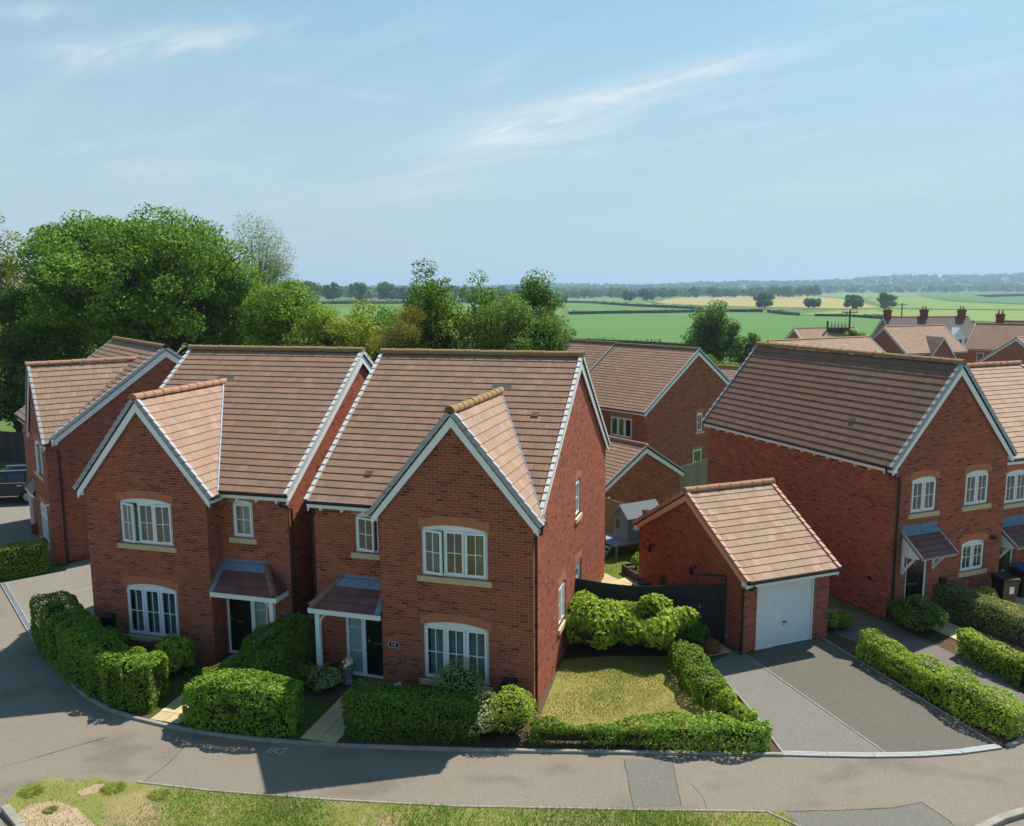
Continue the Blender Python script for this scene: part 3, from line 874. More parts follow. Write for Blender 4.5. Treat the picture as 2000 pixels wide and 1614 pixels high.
stones(edge, [G(1690, 1262), G(1988, 1443)], 'edging_stone', .91, .055, .05, CONC, -.01)
stones(edge, lft, 'edging_stone', .91, .055, .05, CONC, -.01)
stones(edge, VERGE_LINE[8:], 'edging_stone', .91, .06, .045, CONC, -.01)
stones(edge, [G(40, 1188), G(190, 1145)], 'edging_stone', .91, .05, .03, CONC, 0)
stones(edge, [G(44, 1204), G(192, 1160)], 'edging_stone', .91, .05, .03, CONC, 0)
stones(edge, [G(120, 1112), G(182, 1102)], 'edging_stone', .91, .05, .05, CONC, 0)

def channel_drain(label, pts):
    t = thing('channel_drain', label, 'drain')
    W = .15
    me_c = MB(); me_c.box(XYZ, -.495, .495, -.09, .09, -.012, .012)
    for s in (-1, 1): me_c.box(XYZ, -.495, .495, s * .078 - .014, s * .078 + .014, .012, .024)
    me_c = me_c.mesh('channel', CONC)
    g = MB()
    for s in (-.055, 0, .055): g.box(XYZ, -.49, .49, s - .006, s + .006, .013, .026)
    for k in range(25): g.box(XYZ, -.49 + k * .04, -.478 + k * .04, -.062, .062, .013, .025)
    g = g.mesh('grating', GALV)
    P = [Vector(p) for p in pts]; acc = 0; segs = []
    for a, b in zip(P, P[1:]): segs.append((acc, a, b)); acc += (b - a).length
    n = max(1, round(acc)); st = acc / n
    def pos(s):
        for q, a, b in reversed(segs):
            if s >= q - 1e-6: return a + (b - a) * min(1, (s - q) / (b - a).length)
    for k in range(n):
        a, b = pos(k * st), pos((k + 1) * st); d = b - a
        M = Matrix.Translation((a + b) / 2 + Vector((0, 0, .012))) @ Matrix.Rotation(math.atan2(d.y, d.x), 4, 'Z') @ Matrix.Scale(d.length, 4, (1, 0, 0))
        c = link('channel', me_c, t, M=M); link('grating', g, c)
channel_drain('galvanised channel drain across the mouth of the double driveway', [p + Vector((0, .06, 0)) for p in DRAIN])
channel_drain('pale channel drain at the edge of the far-left driveway', [G(6, 1140), G(64, 1240)])

# chalk letters on the road
ck = MB()
Z0 = lambda x, y: G(500 + x / 20, 1440 + y / 20, .006)
for st in ([(430, 595), (560, 450), (660, 405), (760, 415), (775, 455), (720, 495), (560, 500)], [(720, 495), (690, 545), (620, 585), (430, 595)],
           [(875, 395), (800, 500), (730, 595), (870, 625)], [(795, 508), (890, 500)], [(885, 462), (1050, 445), (1275, 458)], [(1195, 405), (1060, 570), (890, 705)]):
    for a, b in zip(st, st[1:]):
        p, q = Z0(*a), Z0(*b); d = (q - p).normalized(); w = Vector((-d.y, d.x, 0)) * .012; e = d * .006
        ck.quad(p - e - w, q + e - w, q + e + w, p - e + w)
CHALK = mat('chalk', (0.55, 0.58, 0.60), .95, .05, noise=[(60, .9, (0.16, 0.145, 0.125), .55, .62)])
tag(ck.build('chalk_mark', CHALK), 'pale chalk letters BET scrawled on the tarmac beside the kerb', 'chalk mark')

# paved paths in the houses' own directions
SLAB_C = [(0.50, 0.40, 0.215), (0.46, 0.37, 0.21), (0.53, 0.43, 0.25), (0.43, 0.34, 0.19)]
SLABS = []
for k in range(8): SLABS.append(MB().box(XYZ, -.2, .2, -.2, .2, 0, .02, t=jit(random.choice(SLAB_C), .08)).mesh('paving_slab', SLAB))
def slab_path(ox, oy, t, x0, nx_, y0, y1, s=.42, name='path', z=.014, skew=0.0):
    """nx_ columns of square slabs between local y0 and y1, in a frame at (ox, oy) turned by t"""
    p = struct_empty(name); p.location = (ox, oy, 0); p.rotation_euler = (0, 0, t)
    n = max(1, round((y1 - y0) / s)); st = (y1 - y0) / n
    b = MB(); b.quad((x0 + skew, y0, z + .003), (x0 + skew + nx_ * s, y0, z + .003), (x0 + nx_ * s, y1, z + .003), (x0, y1, z + .003)); b.build('bedding', SOIL, p)
    for j in range(n):
        for i in range(nx_):
            cy = y0 + (j + .5) * st
            M = Matrix.Translation((x0 + (i + .5) * s + skew * (1 - (j + .5) / n), cy, z + random.uniform(0, .003))) @ Matrix.Scale((s - .014) / .4, 4, (1, 0, 0)) @ Matrix.Scale((st - .014) / .4, 4, (0, 1, 0))
            link('paving_slab', random.choice(SLABS), p, M=M)
AX, AY, AT = -12.366, 23.402, -.2715
BX, BY, BT = .489, 19.359, -.2826
slab_path(AX, AY, AT, 4.22, 2, -3.22, .52, skew=.22)
slab_path(BX, BY, BT, -5.00, 2, -2.66, .50, s=.46, skew=.02)
# ================================================================== houses
def plaque(label, fr, digits, w=.30, h=.16, col=None):
    o = MB(); o.prism([fr.P(u, 0, z) for u, z in ((0, 0), (w, 0), (w, h * .75), (w * .85, h * .92), (w * .5, h), (w * .15, h * .92), (0, h * .75))], fr.N * .02)
    t = o.build('number_plate', col or mat('slate_plate', (.02, .025, .04), .4, .4))
    tag(t, label, 'number plate')
    rim = MB()
    for a, b in (((0, 0), (w, 0)), ((w, 0), (w, h * .75)), ((0, h * .75), (0, 0)), ((0, h * .75), (w * .15, h * .92)), ((w * .15, h * .92), (w * .5, h)), ((w * .5, h), (w * .85, h * .92)), ((w * .85, h * .92), (w, h * .75))):
        rim.tube([fr.P(a[0], .02, a[1]), fr.P(b[0], .02, b[1])], .007, 5)
    rim.build('rim', mat('plate_rim', (.6, .6, .58), .5), t)
    tx = MB(); text_strokes(tx, fr.sub(0, .02, 0), digits, .012); tx.build('digits', mat('plate_digits', (.75, .75, .75), .5), t)
    return t

def type_t(name, label, x, y, t, P, mir, opt):
    root = thing(name, label, 'house', (x, y, 0), t)
    w, d, W, L, He, Hr, Hw = P; mx = -1 if mir else 1
    Q = lambda a, b, c=0.0: Vector((mx * a, b, c))
    m = (d + L) / 2; sl = (Hr - He) / (m - d); sw = (Hw - He) / (w / 2)
    gab = lambda l, r, base, top: None
    walls = {}
    def front_sides(z): return (0, w) if z <= He else ((z - He) / sw, w - (z - He) / sw)
    walls['front'] = Wall(Fr(Q(-w, 0), Q(1, 0), Q(0, -1)), front_sides, Hw, [He])
    walls['right'] = Wall(Fr(Q(0, 0), Q(0, 1), Q(1, 0)), lambda z: (0, L) if z <= He else (d + (z - He) / sl, L - (z - He) / sl), Hr, [He])
    walls['main'] = Wall(Fr(Q(-W, d), Q(1, 0), Q(0, -1)), lambda z: (0, W - w), He)
    walls['ret'] = Wall(Fr(Q(-w, 0), Q(0, 1), Q(-1, 0)), lambda z: (0, d), He)
    walls['left'] = Wall(Fr(Q(-W, 0), Q(0, 1), Q(-1, 0)), lambda z: (d, L) if z <= He else (d + (z - He) / sl, L - (z - He) / sl), Hr, [He])
    walls['rear'] = Wall(Fr(Q(0, L), Q(-1, 0), Q(0, 1)), lambda z: (0, W), He, bricks=False)
    # --- openings (u counted in the frame of the wall)
    uw = lambda a, b: a + w                       # local x -> u on the wing front
    um = lambda a: a + W
    for key, spec in opt['windows'].items():
        spec = dict(spec); wl_ = spec.pop('wall')
        window(root, walls[wl_], **spec)
    dr = opt['door']
    door(root, walls['main'], dr['u'], dr['w'], .06, 2.02, side=dr.get('side'), glaze=dr.get('glaze', True), hinge_left=dr.get('hl', False))
    if 'sidedoor' in opt:
        s = opt['sidedoor']; walls['right'].opening(s[0], s[1], .05, 2.1, 0, True)
        f = walls['right'].fr.sub(s[0], -.05, .05)
        fm = MB(); fm.box(f, 0, s[1], -.06, 0, 2.03, 2.1); fm.box(f, 0, .06, -.06, 0, 0, 2.03); fm.box(f, s[1] - .06, s[1], -.06, 0, 0, 2.03); fm.box(f, 0, s[1], -.09, -.062, 0, 2.1)
        so = fm.build('side_door', WHITE, root)
        MB().box(f, .07, s[1] - .07, -.05, -.02, .02, 2.02).build('door_leaf', WHITE, so)
        MB().box(f, .2, s[1] - .2, -.018, -.012, 1.0, 1.85).build('pane', GLASS, so)
        voussoirs(so, walls['right'].fr.sub(s[0], 0, .05), s[1], 2.1, 0)
    emit_walls(root, [walls[k] for k in ('front', 'right', 'main', 'ret', 'left', 'rear')], opt.get('n_brick', 300), 0, 1.4)
    # --- roof
    ov, vo = .16, .10
    nz = Vector((0, -sl, 1)).normalized()
    V_f = Q(0, 1, sl).normalized(); V_b = Q(0, -1, sl).normalized()
    lift = .10
    eave = lambda yy, zz: zz
    slen = math.hypot(m - d + ov, (m - d + ov) * sl)
    zf = He - ov * sl
    deck = MB()
    for yy0, vv in ((d - ov, 1), (L + ov, -1)):
        a, b = Q(-W - vo, yy0, zf), Q(vo, yy0, zf); c, e = Q(vo, m, Hr), Q(-W - vo, m, Hr)
        N = Vector((0, -sl * vv, 1)).normalized() * (lift - .005)
        deck.prism([a, b, c, e], N)
    yi = d + (Hw - He) / sl                       # where the wing ridge meets the main roof
    zv = He - ov * sw
    yv = d + (zv - He) / sl
    for s_ in (-1, 1):
        xe = -w / 2 + s_ * (w / 2 + ov)
        N = Vector((mx * s_ * sw, 0, 1)).normalized() * (lift - .005)
        deck.prism([Q(xe, -.10, zv), Q(xe, yv, zv), Q(-w / 2, yi, Hw), Q(-w / 2, -.10, Hw)], N)
    roof = deck.build('roof', DECK, root)
    off_f = Vector((0, -sl, 1)).normalized() * lift; off_b = Vector((0, sl, 1)).normalized() * lift
    cosl = 1 / math.sqrt(1 + sl * sl)
    def iv_front(v):
        z = zf + v * sl * cosl
        if z >= Hw: return [(0, W + 2 * vo)]
        h = (Hw - z) / sw
        return [q for q in ((0, W + vo - w / 2 - h), (W + vo - w / 2 + h, W + 2 * vo)) if q[1] - q[0] > .02]
    Us = Q(1, 0)
    pal = opt.get('pal', PAL_TILE)
    sf = Slope(Q(-W - vo, d - ov, zf) + off_f, Us, Q(0, 1, sl), slen, iv_front, pal, key=name + 'f')
    sb = Slope(Q(-W - vo, L + ov, zf) + off_b, Us, Q(0, -1, sl), slen, lambda v: [(0, W + 2 * vo)], pal)
    swl = math.hypot(w / 2 + ov, (w / 2 + ov) * sw); csw = 1 / math.sqrt(1 + sw * sw)
    slopes = [sf, sb]
    for s_ in (-1, 1):
        xe = -w / 2 + s_ * (w / 2 + ov); off = Vector((mx * s_ * sw, 0, 1)).normalized() * lift
        def iv_w(v):
            z = zv + v * sw * csw
            return [(0, d + (z - He) / sl + .10)]
        slopes.append(Slope(Q(xe, -.10, zv) + off, Q(0, 1), Q(-s_, 0, sw), swl, iv_w, PAL_WARM if opt.get('sunlit_tiles', True) else pal, gauge=.25, key=(name + 'w') if s_ * 1 == opt.get('wing_vis', 1) else None))  # wing tiles paler than the main slope: sunlit brightness put into the colour
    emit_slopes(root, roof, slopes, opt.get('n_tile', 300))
    # valley lead
    for s_ in (-1, 1):
        xe = -w / 2 + s_ * (w / 2 + ov)
        vm = MB(); vm.tube([Q(xe, yv, zv + .165), Q(-w / 2, yi, Hw + .165)], .035, 6); vm.build('valley', LEAD, roof)
    sd = MB(); sd.prism([Q(-w / 2 - .32, yi + .08, Hw + .20), Q(-w / 2 + .32, yi + .08, Hw + .20), Q(-w / 2 + .16, yi + .42, Hw + .42), Q(-w / 2 - .16, yi + .42, Hw + .42)], (0, 0, .012)); sd.build('lead_saddle', mat('weathered_lead', (.07, .075, .08), .8, .2), roof)
    # ridges
    emit_ridge(roof, Q(-W - vo - .03, m, Hr + .13), Q(vo + .03, m, Hr + .13), RIDGE, 'lichen')
    emit_ridge(roof, Q(-w / 2, yi + .12, Hw + .13), Q(-w / 2, -.13, Hw + .13), opt.get('wing_ridge', RIDGE_RED), opt.get('wing_ridge', RIDGE_RED).name)
    # verges
    vlm = opt.get('verge', VERGE)
    nc = sf.n
    Nf = Vector((0, -sl, 1)).normalized(); Nb = Vector((0, sl, 1)).normalized()
    for xs_, o in ((vo, 1), (-W - vo, -1)):
        vm_ = VERGE_LT if opt.get('sunlit_verge', 1) else VERGE  # main verges take the sunlit copy, the wing front the shaded grey
        emit_verge(roof, Q(xs_, d - ov, zf) + off_f, Q(0, 1, sl), Q(o, 0), Nf, slen, nc, vm_, vm_.name)
        emit_verge(roof, Q(xs_, L + ov, zf) + off_b, Q(0, -1, sl), Q(o, 0), Nb, slen, nc, vm_, vm_.name)
    for s_ in (-1, 1):
        xe = -w / 2 + s_ * (w / 2 + ov); N = Vector((mx * s_ * sw, 0, 1)).normalized()
        emit_verge(roof, Q(xe, -.10, zv) + N * lift, Q(-s_, 0, sw), Q(0, -1), N, swl, round(swl / .25), VERGE, 'grey')
    # boards
    bd = .26
    def barge(pa, pb, out, th=.03):
        """board under a sloping verge from low pa to high pb"""
        pa, pb = Vector(pa), Vector(pb)
        bm = MB(); bm.prism([pa + Vector((0, 0, .06)), pb + Vector((0, 0, .06)), pb - Vector((0, 0, bd)), pa - Vector((0, 0, bd * .8))], out * th); bm.build('bargeboard', WHITE, roof)
    oy = Q(0, -1)
    for s_ in (-1, 1):
        xe = -w / 2 + s_ * (w / 2 + ov)
        barge(Q(xe, -.05, zv), Q(-w / 2, -.05, Hw), oy, .045)
    for xs_, o in ((vo - .05, 1), (-W - vo + .05, -1)):
        barge(Q(xs_, d - ov, zf), Q(xs_, m, Hr), Q(o, 0), .04); barge(Q(xs_, L + ov, zf), Q(xs_, m, Hr), Q(o, 0), .04)
    fx = Fr(Q(0, 0), Q(1, 0), Q(0, -1))
    MB().box(fx, -W - vo, -w - .06, -d, -d + ov + .01, zf - .11, zf + .04).build('fascia', WHITE, roof)
    MB().box(fx, .01, ov, -yv - .02, .05, zv - .12, zv + .03).build('fascia', WHITE, roof)
    MB().box(fx, -w - ov, -w - .01, -d + .02, .05, zv - .12, zv + .03).build('fascia', WHITE, roof)
    MB().box(fx, -W - vo, vo, -L - ov, -L, zf - .11, zf + .04).build('fascia', WHITE, roof)
    MB().box(fx, vo - .08, vo - .045, -d - .06, -d + ov + .02, zf - .16, zf + .12).build('fascia', WHITE, roof)
    k = -W + .25
    while k < -w - .3:
        MB().box(fx, k, k + .06, -d + .01, -d + ov - .02, zf - .19, zf - .112).build('bracket', WHITE, roof); k += .62
    gz = zf + .055
    gutter(roof, [Q(-W - vo, d - ov - .06, gz), Q(-w - ov - .02, d - ov - .06, gz)])
    gutter(roof, [Q(ov + .06, -.08, zv + .05), Q(ov + .06, yv + .03, zv + .05)])
    gutter(roof, [Q(-w - ov - .06, -.06, zv + .05), Q(-w - ov - .06, yv - .05, zv + .05)])
    gx = opt.get('pipe', [])
    for pts in gx: downpipe(root, [Q(*p) for p in pts])
    for px_, pv in opt.get('vents', []):
        s = sf
        c = s.P(px_, pv, .04); f2 = Fr(c, s.U, s.V, s.N)
        MB().box(f2, -.10, .10, -.07, .10, -.03, .005).build('vent_tile', mat('vent_brown', (.12, .055, .04), .7), roof)
    # --- porch
    po = opt['porch']
    x0, x1 = -w, -w - 2.04                         # from the wing to the outer post
    fz, top = 2.05, 2.78
    pr = MB()
    yb, yf = d, -.06
    hx = -w - 1.42
    th_ = Vector((0, 0, -.06))
    fr_pts = [Q(x0, yf, fz + .08), Q(x1, yf, fz + .08), Q(hx, yb, top), Q(x0, yb, top)]
    sd_pts = [Q(x1, yf, fz + .08), Q(x1, yb, fz + .08), Q(hx, yb, top)]
    pr.prism(fr_pts, th_); pr.prism(sd_pts, th_)
    canopy = pr.build('porch_roof', DECK, root)
    # tiles of the porch: three courses on the front slope
    sv = (top - fz - .08) / (yb - yf); vl = math.hypot(yb - yf, top - fz - .08) * .78
    tot = math.hypot(yb - yf, top - fz - .08)
    def iv_p(v): q = v / tot; return [(.14, (x0 - x1) - (hx - x1) * q - .02)]
    tm = MB()
    n3 = 3; g3 = vl / n3; N3 = Vector((0, -sv, 1)).normalized(); V3 = Q(0, 1, sv).normalized(); U3 = Q(-1, 0); O3 = Q(x0, yf - .03, fz + .07) + N3 * .012
    for k in range(n3):
        A = iv_p(k * g3)[0]; B = iv_p((k + 1) * g3)[0]; j = 0; off = .165 * (k % 2)
        while True:
            a, b = .14 + (j * .33 - off) + .002, .14 + (j + 1) * .33 - off - .002; j += 1
            if a > A[1]: break
            a0, b0, a1, b1 = max(a, .14), min(b, A[1]), max(a, .14), min(b, B[1])
            if b0 - a0 < .02: continue
            b1 = max(b1, a1 + .001)
            one = MB(); c = jit(random.choice(PAL_PLUM), .12)
            tile_geo(one, lambda u, v, h: O3 + U3 * u + V3 * v + N3 * h, a0, b0, a1, b1, k * g3, (k + 1) * g3 + .01, .04, .012, jit(c, .06), jit(c, .06))
            one.build('porch_tile', PLUM, canopy)
    one = MB(); N4 = Q(-1, 0, .6 / (top - fz) ).normalized()
    o4 = Vector(N4) * .02
    one.prism([Q(x1, yf + .05, fz + .10) + o4, Q(x1, yb, fz + .10) + o4, Q(hx, yb, top) + o4], o4 * .8, t=PAL_PLUM[0]); one.build('porch_tile', PLUM, canopy)
    # hip tiles
    a, b = Q(x1 + .02, yf - .01, fz + .12), Q(hx, yb - .02, top + .02)
    for k in range(4):
        p, q = a.lerp(b, k / 4), a.lerp(b, (k + 1) / 4 + .03)
        hm = MB(); hm.tube([p, q], [.105, .085], 10); hm.build('hip_tile', RIDGE_RED, canopy, smooth=True)
    lm = MB()
    wf = Fr(Q(0, d), Q(1, 0), Q(0, -1))
    lm.box(wf, hx - .1, x0, 0.002, .012, top - .12, top + .12)
    up = lambda q: top - (top - fz) * q
    a1_, b1_ = V3 * (vl - .03), V3 * (tot + .02)
    lm.prism([O3 + U3 * .0 + a1_ + N3 * .03, O3 + U3 * ((x0 - hx) + .14) + a1_ + N3 * .03, O3 + U3 * ((x0 - hx) + .02) + b1_ + N3 * .03, O3 + b1_ + N3 * .03], N3 * .008)
    lm.prism([O3 + N3 * .03, O3 + U3 * .15 + N3 * .045, O3 + U3 * .15 + b1_ + N3 * .03, O3 + b1_ + N3 * .03], N3 * .008)
    # stepped flashing up the outer wall
    for k in range(9):
        q0, q1 = k / 9, (k + 1) / 9
        xa, xb = hx + (x1 - hx) * q0, hx + (x1 - hx) * q1 - .02 * mx * 0
        zz = top + .10 + (fz - top) * q0 * .98
        lm.prism([Q(xa + .01, d - .004, zz - .02), Q(xb - .03, d - .004, zz - .10), Q(xb - .03, d - .004, zz - .26), Q(xa + .01, d - .004, zz - .18)], Q(0, -1) * .012)
    lm.build('lead_flashing', LEAD, canopy)
    fb = MB()
    fb.box(fx, x1 - .05, x0 + .0, -yf - .02, -yf + .035, fz - .06, fz + .075)
    fb.box(fx, x1 - .05, x1 - .01, -d, -yf - .02, fz - .06, fz + .075)
    fb.box(fx, x1, x0, -d, -yf - .02, fz - .05, fz - .02)
    fb.build('porch_fascia', WHITE, canopy)
    px_ = x1 + .17
    MB().box(fx, px_ - .06, px_ + .06, -yf - .16, -yf - .04, .46, fz - .05).build('post', WHITE, root)
    cb = MB(); r = .34; n = 8; zc = fz - .06 - r
    arc = [Q(px_ + .06 + r - r * math.cos(math.pi / 2 * i / n), yf + .10, zc + r * math.sin(math.pi / 2 * i / n)) for i in range(n + 1)]
    cb.tube(arc, .028, 4); cb.build('brace', WHITE, root)
    pl = MB()
    for k in range(6):
        for s_ in range(2):
            for q in range(3):
                pl.box(fx, px_ - .17 + q * .115, px_ - .17 + q * .115 + .107, -yf - .36 + s_ * .20 - .05, -yf - .36 + s_ * .20 + .14, k * .075, k * .075 + .067, t=brick_tint())
    pl.box(fx, px_ - .16, px_ + .16, -yf - .39, -yf - .03, 0, .44, t=(.3, .2, .14))
    pl.box(fx, px_ - .19, px_ + .19, -yf - .43, -yf + .0, .45, .47, t=jit((.34, .11, .06)))
    pl.build('plinth', BRICK, root)
    return root, Q

T_AB = (4.06, .58, 6.24, 10.2, 4.95, 8.36, 7.40)
wB = dict(
    up=dict(wall='front', u=1.15, w=1.75, z=3.31, h=1.24, lights=3, open_=[(0, .22), (2, -.08)], curtain=True),
    lo=dict(wall='front', u=1.15, w=1.75, z=.54, h=1.47, lights=3, blind=.022, rise=.12),
    sm=dict(wall='main', u=1.20, w=.68, z=3.55, h=1.02, lights=1, open_=[(0, .26)], rise=.06),
    s1=dict(wall='right', u=5.02, w=.66, z=3.62, h=1.10, lights=1, rise=.06),
    s2=dict(wall='right', u=2.78, w=.86, z=1.06, h=1.14, lights=2, rise=.07))
hB, QB = type_t('brick_house', 'detached red brick house with front gable beside the dry lawn, centre of the row', BX, BY, BT, T_AB, False, dict(
    windows=wB, door=dict(u=1.34, w=.84, side=-.52), sidedoor=(5.08, .86), porch=1, wing_vis=1, wing_ridge=RIDGE,
    vents=[(1.45, 1.05), (5.55, 3.55)],
    pipe=[[(.22, -.02, 4.78), (.22, -.02, 4.62), (.06, .06, 4.50), (.06, .06, .02)], [(-6.1, .36, 4.7), (-6.1, .36, 4.62), (-6.30, .64, 4.42), (-6.30, .64, .02)]]))
wA = dict(
    up=dict(wall='front', u=1.15, w=1.75, z=3.31, h=1.24, lights=3, open_=[(0, .10), (2, -.30)], blind=.012),
    lo=dict(wall='front', u=1.15, w=1.75, z=.54, h=1.47, lights=3, blind=.010, rise=.12),
    sm=dict(wall='main', u=1.12, w=.66, z=3.55, h=1.02, lights=1, blind=.03, rise=.06))
hA, QA = type_t('brick_house', 'detached red brick house whose front gable stands at its left, left of the plant-pot porch', AX, AY, AT, T_AB, True, dict(
    windows=wA, door=dict(u=1.31, w=.84, side=-.50, glaze=False, hl=True), porch=1, wing_vis=-1,
    pipe=[[(-6.12, .36, 4.7), (-6.12, .36, 4.62), (-6.30, .66, 4.45), (-6.30, .66, .02)]]))
wE = dict(
    up=dict(wall='front', u=.80, w=1.75, z=3.31, h=1.24, lights=3, open_=[(1, .3)]),
    lo=dict(wall='front', u=.80, w=1.75, z=.54, h=1.47, lights=3, rise=.12, transom=.32),
    sm=dict(wall='main', u=3.76, w=.66, z=3.55, h=1.02, lights=1, rise=.06))
hE, QE = type_t('brick_house', 'red brick house at far left turned side-on, a dark car parked beyond it', -17.66, 30.89, -.907, (3.46, .37, 8.2, 8.78, 4.95, 8.07, 7.52), False, dict(
    windows=wE, door=dict(u=3.90, w=.84, side=-.50), porch=1, wing_vis=1, n_brick=0,
    pipe=[[(.22, .02, 4.78), (.22, .02, 4.62), (.06, .42, 4.50), (.06, .42, .02)]]))

# ------------------------------------------------------------------ plain gabled houses: ridge along local x
def gabled(name, label, x, y, z, t, Wd, Dp, He, Hr, opt):
    root = thing(name, label, opt.get('cat', 'house'), (x, y, z), t, opt.get('group'))
    sl = (Hr - He) / (Dp / 2); V = Vector
    gs = lambda zz: (0, Dp) if zz <= He else ((zz - He) / sl, Dp - (zz - He) / sl)
    z0 = opt.get('z0', 0.0)
    bk = opt.get('bricks', ('gable0', 'gable1', 'front', 'back'))
    walls = dict(
        gable0=Wall(Fr((0, Dp, 0), (0, -1, 0), (-1, 0, 0)), gs, Hr, [He], z0, 'gable0' in bk),
        gable1=Wall(Fr((Wd, 0, 0), (0, 1, 0), (1, 0, 0)), gs, Hr, [He], z0, 'gable1' in bk),
        front=Wall(Fr((0, 0, 0), (1, 0, 0), (0, -1, 0)), lambda zz: (0, Wd), He, (), z0, 'front' in bk),
        back=Wall(Fr((Wd, Dp, 0), (-1, 0, 0), (0, 1, 0)), lambda zz: (0, Wd), He, (), z0, 'back' in bk))
    if 'build' in opt: opt['build'](root, walls)
    order = [opt.get('first', 'front')] + [k for k in walls if k != opt.get('first', 'front')]
    emit_walls(root, [walls[k] for k in order], opt.get('n_brick', 0), 0, opt.get('bz', 1.4), want=opt.get('want'))
    ov, vo = opt.get('ov', .16), opt.get('vo', .10); lift = .10
    zf = He - ov * sl; m = Dp / 2; sln = math.hypot(m + ov, (m + ov) * sl)
    deck = MB()
    for y0, s in ((-ov, 1), (Dp + ov, -1)):
        deck.prism([V((-vo, y0, zf)), V((Wd + vo, y0, zf)), V((Wd + vo, m, Hr)), V((-vo, m, Hr))], V((0, -sl * s, 1)).normalized() * (lift - .005))
    roof = deck.build('roof', DECK, root)
    pal, tm = opt.get('pal', PAL_TILE), opt.get('tmat', TILE)
    slopes = []
    for y0, s, key in ((-ov, 1, 'front'), (Dp + ov, -1, 'back')):
        off = V((0, -sl * s, 1)).normalized() * lift
        slopes.append(Slope(V((-vo, y0, zf)) + off, (1, 0, 0), (0, s, sl), sln, lambda v: [(0, Wd + 2 * vo)], pal, tm, opt.get('gauge', .25), (label if opt.get('tile_vis') == key else None)))
    emit_slopes(root, roof, slopes, opt.get('n_tile', 0))
    rm = opt.get('ridge', RIDGE)
    if opt.get('pieces', True):
        emit_ridge(roof, (-vo - .03, m, Hr + .13), (Wd + vo + .03, m, Hr + .13), rm, rm.name)
    else:
        MB().tube([(-vo, m, Hr + .13), (Wd + vo, m, Hr + .13)], .12, 8).build('ridge', rm, roof, smooth=True)
    vm = opt.get('verge', VERGE); bdm = opt.get('board', WHITE)
    nc = slopes[0].n
    bd = opt.get('bd', .24)
    for xs_, o in ((-vo, -1), (Wd + vo, 1)):
        for y0, s in ((-ov, 1), (Dp + ov, -1)):
            N = V((0, -sl * s, 1)).normalized()
            if opt.get('pieces', True): emit_verge(roof, V((xs_, y0, zf)) + N * lift, (0, s, sl), (o, 0, 0), N, sln, nc, vm, vm.name)
            else:
                q = MB(); q.prism([V((xs_, y0, zf)) + N * (lift - .02), V((xs_, m, Hr)) + N * (lift - .02), V((xs_, m, Hr)) + N * (lift + .07), V((xs_, y0, zf)) + N * (lift + .07)], (o * .04, 0, 0)); q.build('verge_strip', vm, roof)
            xa = xs_ - o * .05
            bm = MB(); bm.prism([V((xa, y0, zf + .06)), V((xa, m, Hr + .06)), V((xa, m, Hr - bd)), V((xa, y0, zf - bd * .8))], (o * .04, 0, 0)); bm.build('bargeboard', bdm, roof)
    for ya, yb_ in ((-ov - .01, 0), (Dp, Dp + ov + .01)): MB().box(XYZ, -vo, Wd + vo, ya, yb_, zf - .11, zf + .04).build('fascia', bdm if opt.get('fascia') is None else opt['fascia'], roof)
    if opt.get('brackets'):
        me = MB().box(XYZ, 0, .06, 0, ov - .02, -.19, -.112).mesh('bracket', CREAM)
        k = .25
        while k < Wd - .1:
            link('bracket', me, roof, loc=(k, Dp + .01, zf)); link('bracket', me, roof, loc=(k, -ov + .01, zf)); k += .62
    gutter(roof, [(-vo, -ov - .06, zf + .055), (Wd + vo, -ov - .06, zf + .055)]); gutter(roof, [(-vo, Dp + ov + .06, zf + .055), (Wd + vo, Dp + ov + .06, zf + .055)])
    for pts in opt.get('pipe', []): downpipe(root, pts)
    for si, uu, vv in opt.get('vents', []):
        s = slopes[si]; c = s.P(uu, vv, .04)
        MB().box(Fr(c, s.U, s.V, s.N), -.10, .10, -.07, .10, -.03, .005).build('vent_tile', mat('vent_brown', (.12, .055, .04), .7), roof)
    return root

